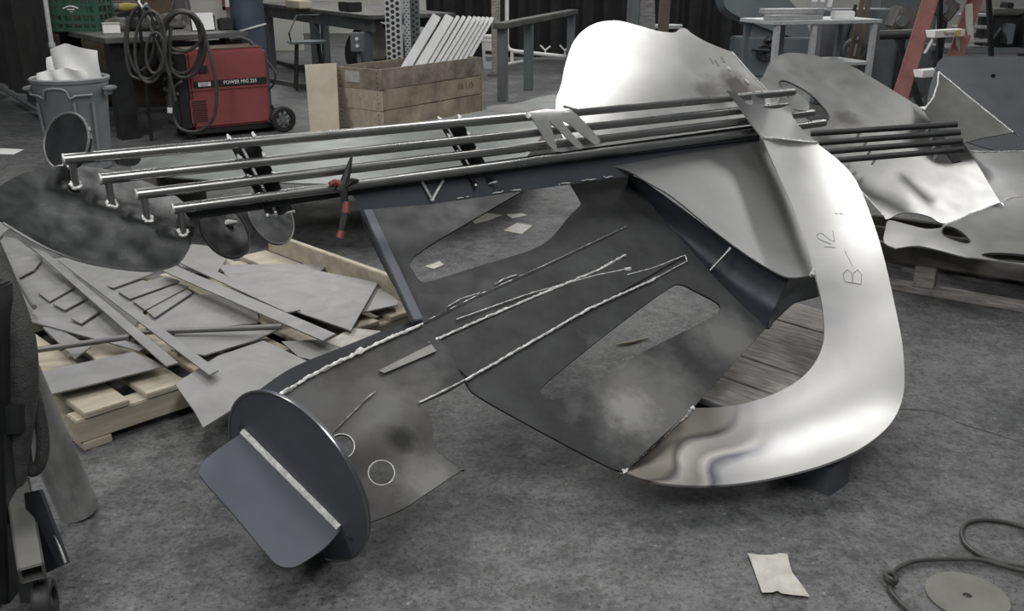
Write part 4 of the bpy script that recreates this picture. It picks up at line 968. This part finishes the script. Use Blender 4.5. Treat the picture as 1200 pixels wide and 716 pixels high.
bx_ = thing('cardboard_box', 'brown carton at the back of the bench beside the milk crate', 'carton', (*P(136, 10, 10.8).xy, .957), .3)
MB().box((0, 0, .13), (.42, .25, .26), bev=.01).build('carton_body', M['brown'], bx_, local=True); MB().box((0, -.127, .17), (.2, .004, .08)).build('carton_flap', M['darkwood'], bx_, local=True)
nb = thing('paper_box', 'open white paper box on the bench above the red welder', 'carton', (*P(238, 30, 10.1).xy, .957), .5)
MB().box((0, 0, .075), (.22, .16, .15), bev=.004).build('box_body', M['blackm'], nb, local=True)
MB().box((-.02, -.1, .09), (.22, .012, .17), Matrix.Rotation(-.2, 3, 'X')).build('paper_front', M['white'], nb, local=True)
kb = thing('black_case', 'small black case on the right end of the workbench', 'case', (*P(264, 30, 10.15).xy, .957), .5)
MB().box((0, 0, .055), (.14, .12, .11), bev=.008).build('case_body', M['black'], kb, local=True); MB().box((0, 0, .114), (.1, .02, .012)).build('case_handle', M['blackm'], kb, local=True)
ck = MB().tube([P(*p) for p in smooth_loop([(196, 30, 10), (200, 12, 10), (206, -6, 10.1), (214, -12, 10.2), (222, 8, 10.2), (219, 22, 10.15)], 5, False)], .012, 7).build('bench_cord', M['cable'])
tag(ck, 'thin dark cord rising from the bench above the welder', 'cable')
# red framed notice on the wall side
ns = thing('framed_notice', 'red framed white notice hanging on the pale wall left of the column', 'sign', tuple(P(272, 10, 11.8)))
PNZ = ns.location
for x, z, sx, sz in ((0, .0, .22, .035), (-.095, .18, .035, .4), (.095, .18, .035, .4)): MB().box((x, 0, z), (sx, .03, sz)).build('frame_bar', M['redh'], ns, local=True)
MB().box((0, .008, .18), (.17, .01, .36)).build('notice_sheet', M['white'], ns, local=True)
wp = struct('wall_partition', MB().box((-4.6, 12.0, 1.5), (2.5, .12, 3.0)), M['wall'], 'pale painted partition wall behind the workbench')

# ---- left partition curtain with pole
a, b = PZ(80, 150, 0), PZ(-70, 66, 0)
CU = thing('welding_curtain', 'tall dark welding curtain on a pole frame at the far left', 'curtain', tuple(a))
L_ = (b-a).length; dr = (b-a).normalized(); nn = Vector((-dr.y, dr.x, 0))
mb = MB(); vs = []; n = 60
for i in range(n+1):
    for j in (0, 1):
        vs.append(a+dr*(L_*i/n)+nn*(.05*math.sin(i*.9)+.03*math.sin(i*2.3))+Vector((0, 0, .12+j*2.9)))
mb.add(vs, [(2*i, 2*i+2, 2*i+3, 2*i+1) for i in range(n)]); mb.add([v+nn*.01 for v in vs], [(2*i+1, 2*i+3, 2*i+2, 2*i) for i in range(n)])
mb.build('curtain_sheet', M['curt2'], CU)
pf = a-nn*.12 if nn.y > 0 else a+nn*.12
pt0, pt1 = P(53, 0, 9.4), P(65, 84, 9.4); pt0, pt1 = pt0+(pt0-pt1)*1.2, pt1+(pt1-pt0)*(pt1.z/(pt0.z-pt1.z)); MB().tube([pt1, pt0], .022, 10).build('pole', M['galv'], CU)
MB().tube([PZ(66, 141, .1), PZ(-40, 80, .1)], .022, 10).build('bottom_rail', M['steelg'], CU)
MB().tube([P(60.5, 50, 9.4), P(61.2, 55, 9.4)], .032, 10).build('pole_clamp', M['galv'], CU)

# ---- long steel table beyond the column
d = (Vector((-3.8, 15.5, 0))-Vector((-1.73, 12, 0))).normalized(); ang = math.atan2(d.y, d.x)
LT = thing('steel_table', 'long heavy steel layout table beyond the blue column', 'table', (-1.73, 12.0, 0), ang)
MB().box((2.4, -.55, .985), (4.9, 1.2, .05), bev=.006).build('table_top', M['tableg'], LT, local=True)
for y in (-.05, -1.05): MB().box((2.4, y-.02, .88), (4.6, .05, .16), bev=.004).build('apron_beam', M['steelg'], LT, local=True)
for x in (.35, 2.3, 4.5):
    for y in (-.08, -1.02): MB().beam((x, y, 0), (x, y, .9), .11, .11).build('leg', M['steelg'], LT, local=True)
def ont(px, py, Y, dz=0): q = P(px, py, Y); return Vector((q.x, Y, 1.011))
for i, (x, Y, s_, m, lab, cat) in enumerate([(350, 14, (.6, .2, .1), 'ply', 'pale plywood offcut on the long steel table', 'board'), (410, 13, (.35, .2, .12), 'blackm', 'dark clamp body on the long steel table', 'clamp')]):
    q = ont(x, 5, Y); o = MB().box(q+Vector((0, 0, s_[2]/2)), s_, Matrix.Rotation(ang, 3, 'Z'), .01).build('wood_offcut' if i == 0 else 'clamp_body', M[m]); tag(o, lab, cat)
sq = P(360, 48, 13.0)
SL = thing('shop_stool', 'low steel stool with flat top under the long table', 'stool', (sq.x, sq.y, 0), .3)
MB().box((0, 0, .62), (.5, .36, .03), bev=.006).build('seat', M['steelg'], SL, local=True)
for x, y in ((-.14, -.1), (.14, -.1), (-.14, .1), (.14, .1)): MB().tube([Vector((x, y, .6)), Vector((x*1.4, y*1.4, 0))], .018, 8).build('leg', M['blackm'], SL, local=True)
MB().tube([Vector((.18*math.cos(t), .13*math.sin(t), .3)) for t in [6.283*k/20 for k in range(20)]], .012, 6, closed=True).build('foot_ring', M['blackm'], SL, local=True)
MB().tube([Vector((-.22, -.14, .6)), Vector((-.24, -.14, .75)), Vector((-.1, .16, .95)), Vector((.2, .16, .95))], .012, 6).build('back_rod', M['blackm'], SL, local=True)
dq_ = P(440, 55, 13.4)
DR = thing('cable_drum', 'dark round drum under the end of the long table', 'drum', (dq_.x, dq_.y, 0), .2)
for y in (-.18, .18): MB().cyl((0, y-.015, .42), (0, y+.015, .42), .42, 28).build('flange', M['blackm'], DR, local=True)
MB().cyl((0, -.16, .42), (0, .16, .42), .25, 20).build('core', M['machine'], DR, local=True)
o = lump('draped_cloth', (dq_.x+.06, dq_.y-.45, .6), .22, 'cloth', 'beige cloth hanging in front of the dark drum by the perforated posts', 'cloth', seed=5, sc=(.8, .5, 1.3))
q = P(424, 40, 12.0); sb = thing('switch_box', 'grey switch box fixed to the table leg', 'switch box', (q.x, q.y-.35, 0))
MB().box((0, 0, .72), (.16, .1, .22), bev=.008).build('box_body', M['steelg'], sb, local=True); MB().box((0, .05, .33), (.05, .03, .66)).build('post', M['steelg'], sb, local=True)
for z in (.68, .76): MB().cyl((.0, -.05, z), (0, -.065, z), .02, 12).build('button', M['white'], sb, local=True)
wpn = MB().box((P(334, 40, 19).x, 19, .55), (.7, .06, 1.1), bev=.005).build('white_board', M['wall']); tag(wpn, 'pale board standing behind the long steel table', 'board')
rr = thing('floor_rails', 'pair of steel rails on the floor behind the plywood sheet', 'rails', tuple(PZ(365, 84, 0)))
for dy in (0, 1.6): MB().beam(PZ(318, 70, .03)+Vector((0, -dy*1.4, 0)), PZ(420, 100, .03)+Vector((0, -dy*.6, 0)), .07, .06).build('rail', M['tableg'], rr)

# ---- perforated posts
def perf(px0, px1, Y, m, lab):
    q0_, q1_ = P(px0, 40, Y), P(px1, 40, Y); wd = q1_.x-q0_.x; cx = (q0_.x+q1_.x)/2
    t = thing('perforated_post', lab, 'post', (cx, Y, 0), 0, 'perforated posts standing behind the crate')
    MB().box((0, 0, 1.2), (wd, wd, 2.4), bev=.004).build('tube_body', M[m], t, local=True)
    ho = MB(); z = .5; r = wd*.13; k = 0
    while z < 2.3:
        for x in (-.32, 0, .32):
            zz = z+(0 if x == 0 else .03); ho.tube([Vector((x*wd, -wd/2-.001, zz)), Vector((x*wd, -wd/2+.01, zz))], r, 8)
        z += .06
    ho.build('punched_hole', M['black'], t, local=True)['kind'] = 'stuff'
perf(453, 471, 11.0, 'galv', 'bright galvanised perforated post, left one behind the crate')
perf(474, 481, 11.15, 'galv', 'narrow galvanised perforated post, middle one behind the crate')
perf(479, 492, 11.35, 'steelg', 'dull grey perforated post, right one behind the crate')

# ---- wooden crate
k0 = PZ(450, 155, 0); kx = PZ(558, 133, 0)-k0; kx.normalize(); ka = math.atan2(kx.y, kx.x)
CR = thing('wooden_crate', 'long open pine crate with scorched planks holding aluminium profiles', 'crate', tuple(k0), ka)
CL, CW, CH = 1.63, .6, .62
for side, y in (('f', 0), ('b', CW)):
    for k in range(3):
        h = CH/3; MB().box((CL/2, y, h*(k+.5)+.005), (CL, .022, h-.012), bev=.002).build('side_plank', M['scorch' if k == 2 else 'crate'], CR, local=True)
for x in (0, CL):
    for k in range(3):
        h = CH/3; MB().box((x+(-.012 if x == 0 else .012), CW/2, h*(k+.5)), (.022, CW+.02, h-.008), bev=.002).build('end_plank', M['wood' if (x == 0 and k < 2) else 'crate'], CR, local=True)
MB().box((CL/2, CW/2, .03), (CL-.03, CW-.03, .02)).build('crate_floor', M['crate'], CR, local=True)
for x, y in ((.03, .03), (.03, CW-.03), (CL-.03, .03), (CL-.03, CW-.03)): MB().box((x, y, CH/2), (.04, .04, CH-.01)).build('corner_post', M['crate'], CR, local=True)
nl = MB()
for k in range(3):
    for j in range(4):
        for y in (.04, CW-.04): nl.cyl((-.027, y, CH/3*k+.03+j*.045), (-.022, y, CH/3*k+.03+j*.045), .006, 6)
nl.build('nail_head', M['blackm'], CR, local=True)['kind'] = 'stuff'
MB().box((-.026, CW*.62, .53), (.004, .2, .11)).build('paper_label', M['paper'], CR, local=True)
text('stencil_mark', '16 1.15', .1, frame((1, 0, 0), (0, 0, 1), (CL-.28, -.013, .33)), M['brown'], CR, sx=.9)
ps = thing('plywood_sheet', 'plywood sheet standing on edge at the left end of the crate', 'board', tuple(PZ(382, 158, 0)))
A0, A1 = PZ(364, 158, 0), PZ(398, 158, 0)
tp0, tp1 = P(357, 76, A0.y+.35), P(394, 74, A1.y+.35)
mb = MB(); vs = [A0, A1, tp1, tp0]; nb_ = Vector((0, .018, 0)); mb.add(vs+[v+nb_ for v in vs], [(0, 1, 2, 3), (7, 6, 5, 4), (0, 4, 5, 1), (1, 5, 6, 2), (2, 6, 7, 3), (3, 7, 4, 0)]); mb.build('board', M['ply'], ps)
# aluminium profiles leaning in the crate
up2 = Vector((-kx.y, kx.x, 0))
xs_b = [470, 486, 497, 505, 512, 519, 526, 532, 538, 544]; xs_t = [512, 527, 537, 544, 551, 557, 562, 567, 572, 577]
for i in range(10):
    Yb = 10.2+.085*i; A = P(xs_b[i]+3, 84-1.2*i, Yb); Yt = 10.75+.07*i
    B = P(xs_t[i], 19+.25*i, Yt); e = (A-B).normalized(); A = A+e*.16
    o = MB().beam(A, B, .1 if i < 2 else .044, .04, up=(0, -1, .3), bev=.006).build('aluminium_profile', M['alu'])
    nth = ['leftmost wide', 'second wide', 'third', 'fourth', 'fifth', 'sixth', 'seventh', 'eighth', 'ninth', 'rightmost'][i]
    tag(o, f'{nth} aluminium profile from the left in the bundle leaning out of the crate', 'metal profile', 'aluminium profiles leaning in the crate')

# ---- steel stand right of the crate
q0_, q1_ = Vector((-.12, 11.8, 0)), Vector((.95, 15.3, 0)); dd = (q1_-q0_); an = math.atan2(dd.y, dd.x); Ls = dd.length
SH = thing('steel_trestle', 'long grey steel trestle stand right of the crate', 'trestle', tuple(q0_), an)
MB().box((Ls/2-.05, 0, .9), (Ls+.15, .16, .07), bev=.006).build('top_rail', M['tableg'], SH, local=True)
for x in (.02, dd.length*.32, Ls-.1): MB().box((x, 0, .435), (.11, .11, .87), bev=.006).build('leg', M['steelg'], SH, local=True)
bq = PZ(578, 80, 0)
BK = thing('plastic_bucket', 'white plastic bucket with dark label behind the trestle stand', 'bucket', tuple(bq))
sB = .5
MB().lathe([(0, 0), (.16, 0), (.165, .01), (.185, .42), (.195, .43), (.195, .46), (.185, .465), (.195, .48), (.195, .52), (0, .525)], n=28).build('bucket_body', M['white'], BK, local=True)
for z, h in ((.24, .05), (.14, .06)):
    mb = MB(); n = 12; vs = []
    for i in range(n+1):
        t = -2.3+1.3*i/n
        for zz in (z, z+h): vs.append(Vector((.184*math.cos(t), .184*math.sin(t), zz)))
    mb.add(vs, [(2*i, 2*i+2, 2*i+3, 2*i+1) for i in range(n)]); mb.build('label_band', M['blackm' if z > .2 else 'grey'], BK, local=True)
wpz = P(581, 20, 14.6)
WP = thing('timber_post', 'pale timber post rising behind the trestle stand', 'post', (wpz.x, wpz.y, 0)); MB().box((0, 0, 1.4), (.13, .12, 2.8), bev=.006).build('post_body', M['greywood'], WP, local=True); MB().box((0, 0, .02), (.25, .25, .04)).build('foot_plate', M['darkwood'], WP, local=True)
PR = thing('pipe_rack', 'bent white pipe rack with forked hooks before the black curtain', 'rack', tuple(PZ(620, 82, 0)))
MB().tube([P(*p) for p in [(594, -15, 15), (594, 20, 15), (594, 52, 15), (597, 58, 15), (603, 60, 15), (640, 64, 15.2), (690, 69, 15.3)]], .03, 8).build('pipe', M['white'], PR)
MB().tube([P(600, 60, 15), P(600, 74, 15)], .025, 8).build('pipe_leg', M['white'], PR); MB().tube([P(590, 76, 14.6), P(612, 72, 15.3)], .025, 8).build('pipe_foot', M['white'], PR)
for x in (639, 662):
    MB().tube([P(x, 64, 15.2), P(x, 59, 15.2), P(x-6, 53, 15.2)], .015, 6).build('fork_hook', M['white'], PR); MB().tube([P(x, 59, 15.2), P(x+6, 54, 15.2)], .015, 6).build('fork_hook', M['white'], PR)
BCt = thing('black_curtain', 'wide black welding curtain hanging across the back of the shop', 'curtain', (1.1, 17.2, 0))
mb = MB(); vs = []; n = 90
for i in range(n+1):
    x = -2.6+5.6*i/n
    for z in (.04, 3.2): vs.append(Vector((x, .07*math.sin(i*.8)+.04*math.sin(i*2.1), z)))
mb.add(vs, [(2*i, 2*i+2, 2*i+3, 2*i+1) for i in range(n)]); mb.add([v+Vector((0, .01, 0)) for v in vs], [(2*i+1, 2*i+3, 2*i+2, 2*i) for i in range(n)])
mb.build('curtain_sheet', M['curtain'], BCt, local=True); MB().tube([Vector((-2.7, 0, 3.22)), Vector((3.1, 0, 3.22))], .025, 8).build('curtain_rail', M['galv'], BCt, local=True)

# ---- posts and boards above the sculpture
def upright(name, px, w_, Y, m, lab, lean=0, dep=.08, shape='box'):
    q = P(px, 20, Y); t = thing(name, lab, 'post', (q.x+lean*.8, Y, 0))
    mb = MB()
    if shape == 'channel':
        mb.beam((0, 0, 0), (-lean*2, 0, 2.3), w_, .012, up=(0, 1, 0))
        b = t; mb.build('web', M[m], t, local=True)
        for s_ in (-1, 1): MB().beam((s_*w_/2, -.03, 0), (s_*w_/2-lean*2, -.03, 2.3), .012, .07, up=(0, 1, 0)).build('lip', M[m], t, local=True)
    else:
        mb.beam((0, 0, 0), (-lean*2, 0, 2.3), w_, dep, up=(0, 1, 0), bev=.004).build('board', M[m], t, local=True)
        MB().beam((lean*0, -dep*.55, .3), (-lean*.1, -dep*.55, .36), w_, .01, up=(0, 1, 0)).build('end_band', M['darkwood'], t, local=True)
upright('steel_channel', 742, .14, 11.5, 'steelg', 'grey steel channel standing above the bright sheet top', 0, shape='channel')
upright('timber_board', 758, .2, 11.8, 'greywood', 'pale grey board leaning beside the steel channel', .08)
upright('timber_board', 778, .13, 12.4, 'brown', 'dark brown board standing right of the pale leaning board', -.02)
cq = P(782, 31, 13); SV = thing('drill_press_table', 'small machine table with chrome disc behind the leaning boards', 'machine', (cq.x, cq.y, 0))
MB().cyl((0, 0, 0), (0, 0, .8), .06, 14).build('column', M['blackm'], SV, local=True); MB().cyl((0, 0, .8), (0, 0, .84), .2, 24).build('table_disc', M['galv'], SV, local=True); MB().cyl((0, 0, .72), (0, 0, .79), .1, 20).build('collar', M['blackm'], SV, local=True)

# ---- grey machines at the back
def machine(name, lab, px, Y, rz=0): q = P(px, 40, Y); return thing(name, lab, 'machine', (q.x, Y, 0), rz)
m1 = machine('press_machine', 'big grey-blue press cabinet at the back, left of the bandsaw', 818, 20)
MB().box((0, .4, 1.1), (1.3, .8, 2.2), bev=.02).build('cabinet', M['machine'], m1, local=True)
MB().box((-.35, -.05, 1.3), (.8, .3, 1.2), bev=.02).build('ram_housing', M['machine'], m1, local=True)
MB().box((-.55, -.2, .4), (.7, .4, .4), bev=.02).build('lower_bed', M['blackm'], m1, local=True)
MB().box((.05, -.16, .33), (.44, .3, .5), bev=.01).build('control_box', M['steelg'], m1, local=True)
for x in (-.05, .12): MB().box((x, -.33, .38), (.1, .03, .05)).build('control_handle', M['black'], m1, local=True)
MB().box((.72, .0, .5), (.08, .08, 1.0)).build('side_post', M['alu'], m1, local=True)
# bandsaw
sw = machine('band_saw', 'grey-blue horizontal band saw with round knob at its base', 890, 14.6)
def wq(px, py, dy=0): return P(px, py, 14.6+dy)
MB().plate(smooth_loop([(850, -20), (848, 2), (856, 14), (880, 26), (905, 36), (930, 44), (945, 50), (950, 42), (942, 20), (925, 0), (900, -25)], 3), .25, surf=Plane(wq(850, 0), wq(930, 0, .25), wq(890, 50))).build('saw_frame', M['machine'], sw)
MB().plate(smooth_loop([(886, 20), (905, 28), (902, 50), (898, 75), (880, 78), (882, 60), (880, 40)], 3), .2, surf=Plane(wq(850, 0, .1), wq(930, 0, .3), wq(890, 50, .1))).build('saw_column', M['machine'], sw)
MB().box((wq(905, 60).x, 14.75, .28), (1.1, .6, .56), bev=.02).build('saw_base', M['machine'], sw)
kq = wq(900, 47, -.15); MB().tube([kq-Vector((0, .02, .05)), kq-Vector((0, .03, .02)), kq, kq+Vector((0, 0, .05))], [.02, .06, .065, .02], 12).build('knob', M['black'], sw)
wv = wq(896, 62, -.2)
MB().tube([wv+Vector((.11*math.cos(t), 0, .11*math.sin(t))) for t in [6.283*k/20 for k in range(20)]], .02, 7, closed=True).build('hand_wheel', M['black'], sw)
for k in range(4): MB().beam(wv, wv+Vector((.11*math.cos(1.57*k+.4), 0, .11*math.sin(1.57*k+.4))), .025, .02, up=(0, 1, 0)).build('wheel_spoke', M['black'], sw)
MB().tube([wv+Vector((.05, -.02, .03)), wv+Vector((-.2, -.02, .05))], .02, 7).build('crank_arm', M['black'], sw)

# ---- pale steel cart with aluminium sections
Yk = 10.0; c0, c1 = P(908, 27, Yk), P(1028, 24, Yk+.35)
KT = thing('steel_rack_table', 'pale grey steel tube table loaded with aluminium sections', 'table', (c0.x, c0.y, 0), math.atan2(c1.y-c0.y, c1.x-c0.x))
KL = (Vector((c1.x, c1.y))-Vector((c0.x, c0.y))).length; kz = c0.z
MB().box((KL/2, .3, kz), (KL+.08, .68, .04), bev=.005).build('table_top', M['galv'], KT, local=True)
for x in (.03, KL*.38, KL-.03):
    for y in (.0, .6): MB().box((x, y, kz/2-.01), (.055, .055, kz-.02), bev=.004).build('leg', M['galv' if y == 0 else 'steelg'], KT, local=True)
MB().box((KL*.7, .3, .6), (KL*.6, .6, .03)).build('shelf', M['galv'], KT, local=True)
for x in (.03, KL-.03): MB().box((x, .3, .25), (.04, .6, .04)).build('stretcher', M['galv'], KT, local=True)
ca, sa = math.cos(KT.rotation_euler.z), math.sin(KT.rotation_euler.z)
def onk(x, y, z): return Vector((c0.x+ca*x-sa*y, c0.y+sa*x+ca*y, kz+.02+z))
al = [((-.02, .1, .0), (.62, .18, .0), .16, 'flat aluminium section at the bottom of the table load'), ((.02, .3, .055), (.66, .2, .055), .18, 'flat aluminium section on top of the bottom one'),
      ((.66, .06, .08), (1.02, .5, .46), .05, 'slanting aluminium bar nearest the ladder on the loaded table'), ((.57, .06, .13), (.92, .5, .5), .05, 'slanting aluminium bar in the middle on the loaded table'), ((.48, .06, .13), (.82, .5, .5), .06, 'slanting aluminium bar farthest left on the loaded table')]
for A, B, wd, lab in al:
    o = MB().beam(onk(*A)+Vector((0, 0, .027)), onk(*B)+Vector((0, 0, .027)), wd, .05, up=(0, 0, 1), bev=.004).build('aluminium_section', M['alu']); tag(o, lab, 'metal profile', 'aluminium sections on the tube table')
o = MB().box(onk(.9, .15, .04), (.22, .12, .08), bev=.006).build('white_carton', M['white']); tag(o, 'small white and blue carton at the right of the loaded table', 'carton')
# drill or lathe hand wheel behind the cart
hm = machine('lathe_headstock', 'grey machine with spoked hand wheel behind the loaded tube table', 1000, 11.4)
MB().box((.1, .3, .55), (.9, .5, 1.1), bev=.02).build('body', M['steelg'], hm, local=True)
hc = Vector((P(999, 58, 11.4).x-hm.location.x, -.08, P(999, 58, 11.4).z))
MB().tube([hc+Vector((.12*math.cos(t), 0, .12*math.sin(t))) for t in [6.283*k/24 for k in range(24)]], .028, 8, closed=True).build('hand_wheel', M['steelg'], hm, local=True)
MB().cyl(hc-Vector((0, .02, 0)), hc+Vector((0, .14, 0)), .07, 16).build('wheel_hub', M['galv'], hm, local=True)
for k in range(5): MB().beam(hc, hc+Vector((.12*math.cos(1.257*k), 0, .12*math.sin(1.257*k))), .03, .02, up=(0, 1, 0)).build('wheel_spoke', M['steelg'], hm, local=True)
MB().beam(hc+Vector((-.1, .05, .1)), hc+Vector((-.02, .1, .5)), .03, .03).build('lever', M['black'], hm, local=True)
for i, (x0, x1) in enumerate(((1003, 1014), (1012, 1022))):
    a = P(x0-12, 60, 10.9); b = P(x1, -15, 11.1); a.z = 0.0
    o = MB().beam(a, b, .05, .03, up=(0, -1, 0), bev=.003).build('leaning_batten', M['brown']); tag(o, ['thin brown batten leaning behind the tube table, left one', 'thin brown batten leaning behind the tube table, right one'][i], 'batten', 'battens behind the tube table')
gc = machine('grey_cabinet', 'plain grey steel cabinet behind the red ladder', 1062, 12.2)
MB().box((0, .3, .95), (.72, .6, 1.9), bev=.015).build('cabinet_body', M['steelg'], gc, local=True); MB().box((.0, -.005, .95), (.64, .02, 1.8), bev=.006).build('door', M['steelg'], gc, local=True)
MB().cyl((-.25, -.02, 1.0), (-.25, -.05, 1.0), .02, 10).build('door_knob', M['blackm'], gc, local=True)

# ---- red step ladder
LD = thing('step_ladder', 'red fibreglass step ladder with white steps behind the second sculpture', 'ladder', tuple(PZ(1080, 170, 0)))
def ext(p0, p1, z): return p0+(p1-p0)*((z-p0.z)/(p1.z-p0.z))
LA, LB = P(1090, 0, 8.3), P(1055, 113, 8.0); RA, RB = P(1142, 0, 8.5), P(1121, 62, 8.33)
la, lb = ext(LA, LB, 1.75), ext(LA, LB, .0); ra, rb_ = ext(RA, RB, 1.75), ext(RA, RB, .0)
for nm, a, b in (('rail', la, lb), ('rail', ra, rb_)): MB().beam(a, b, .125, .05, up=(.15, 1, 0), bev=.006).build(nm, M['redf'], LD)
for z in (.12, .43, .74, 1.05, 1.36, 1.67):
    a, b = ext(la, lb, z), ext(ra, rb_, z)
    s_ = MB().beam(a+Vector((.06, -.06, 0)), b+Vector((-.06, -.06, 0)), .1, .06, up=(0, 0, 1), bev=.004).build('step', M['white'], LD)
    if abs(z-1.05) < .01:
        dx = (b-a).normalized(); f_ = frame(dx, (0, 0, 1), a.lerp(b, .5)+Vector((0, -.125, 0))+Vector((0, 0, 0)))
        text('step_lettering', 'Werner', .045, Matrix.Translation(-LD.location) @ f_, M['redh'], s_)
        MB().box(a.lerp(b, .72)+Vector((0, -.122, 0)), (.045, .006, .05)).build('step_sticker', M['yellow'], s_)
        for t, s2 in ((0, 1), (1, -1)):
            MB().beam(a.lerp(b, .12 if t == 0 else .88)+Vector((0, -.05, -.16)), a.lerp(b, .3 if t == 0 else .8)+Vector((0, -.05, -.02)), .03, .012).build('step_brace', M['alu'], s_)
MB().box(ext(ra, rb_, 1.12)+Vector((0, -.05, 0)), (.05, .03, .32), Matrix.Rotation(-.2, 3, 'Y')).build('rail_sticker', M['paper'], LD)
for a, b in ((ext(la, lb, 1.7), P(1100, 128, 8.9)), (ext(ra, rb_, 1.7), P(1165, 120, 9.0))):
    b2_ = ext(a, b, 0.0); MB().beam(a+Vector((0, .08, 0)), b2_, .035, .04, up=(0, 1, 0)).build('rear_leg', M['blackm'], LD)
RS = thing('roller_stand', 'black padded roller on a stand left of the red ladder', 'roller stand', tuple(PZ(1058, 148, 0)))
ra_, rb2 = P(1031, 41, 9.3), P(1069, 40, 9.2); MB().tube([ra_, rb2], .045, 14).build('roller', M['black'], RS)
MB().beam(P(1052, 45, 9.25), ext(P(1052, 45, 9.25), P(1062, 75, 9.25), 0), .05, .05, up=(0, 1, 0)).build('stand_leg', M['blackm'], RS)
f0 = ext(P(1052, 45, 9.25), P(1062, 75, 9.25), 0); MB().box(f0+Vector((0, 0, .015)), (.5, .4, .03), bev=.004).build('stand_base', M['blackm'], RS)

# ---- machine bench on the far right
rb3 = thing('lathe_bench', 'dark machine lathe on a grey bench at the upper right edge', 'machine', (P(1170, 40, 10.6).x, 10.6, 0))
bx0 = rb3.location.x
def rq(px, py, Y=10.6): q = P(px, py, Y); return Vector((q.x-bx0, Y-10.6, q.z))
zt = rq(1160, 56).z
MB().box((.1, .3, zt-.03), (1.3, .7, .06), bev=.006).build('bench_top', M['steelg'], rb3, local=True)
for x in (-.4, .6):
    for y in (.05, .55): MB().box((x, y, (zt-.06)/2), (.08, .08, zt-.06)).build('leg', M['steelg'], rb3, local=True)
for (x0, x1, y0_, y1_, m, nm, Y) in ((1158, 1200, 18, 55, 'blackm', 'headstock', 10.75), (1150, 1157, 14, 54, 'black', 'bracket', 10.65), (1178, 1190, 28, 52, 'steelg', 'chuck_guard', 10.6), (1164, 1215, 10, 17, 'tableg', 'top_casting', 10.7), (1180, 1188, 3, 12, 'blackm', 'motor_knob', 10.75), (1128, 1162, 16, 20, 'alu', 'tool_slide', 10.6), (1122, 1160, 30, 34, 'alu', 'tool_slide', 10.6), (1140, 1160, 46, 50, 'alu', 'tool_slide', 10.6), (1196, 1215, 14, 58, 'blackm', 'end_casting', 10.6)):
    a, b = rq(x0, y1_, Y), rq(x1, y0_, Y); MB().box(((a.x+b.x)/2, a.y+.08, (a.z+b.z)/2), (b.x-a.x, .2, b.z-a.z), bev=.01).build(nm, M[m], rb3, local=True)
MB().tube([rq(1160, 50), rq(1172, 34), rq(1178, 50)], .025, 6).build('lever', M['black'], rb3, local=True)
for i, (px, py, Y, s_, rz, m, lab) in enumerate([(1108, 10, 9.9, (.2, .14, .2), .6, 'darkwood', 'dark tool box lying behind the ladder rails'), (1060, 24, 10.8, (.3, .3, .24), .3, 'darkwood', 'dark motor housing on a post left of the ladder')]):
    q = P(px, py, Y); t = thing('motor_housing', lab, 'motor', (q.x, q.y, 0)); MB().box((0, 0, q.z), s_, Matrix.Rotation(rz, 3, 'Y'), .02).build('housing', M[m], t, local=True); MB().cyl((0, 0, 0), (0, 0, q.z-s_[2]*.4), .04, 10).build('post', M['blackm'], t, local=True)
    MB().cyl((-s_[0]*.3, -s_[1]*.6, q.z), (-s_[0]*.3, -s_[1]*.4, q.z), s_[2]*.25, 14).build('end_cap', M['steelg'], t, local=True)
tcab = thing('tool_cabinet', 'dark tool cabinet standing behind the green milk crate', 'cabinet', (P(128, 20, 11.3).x, 11.55, 0))
MB().box((0, 0, .9), (1.5, .4, 1.8), bev=.01).build('cabinet_body', M['darkwood'], tcab, local=True)
for x in (-.37, .37): MB().box((x, -.205, .9), (.7, .02, 1.7), bev=.004).build('door', M['brown'], tcab, local=True)
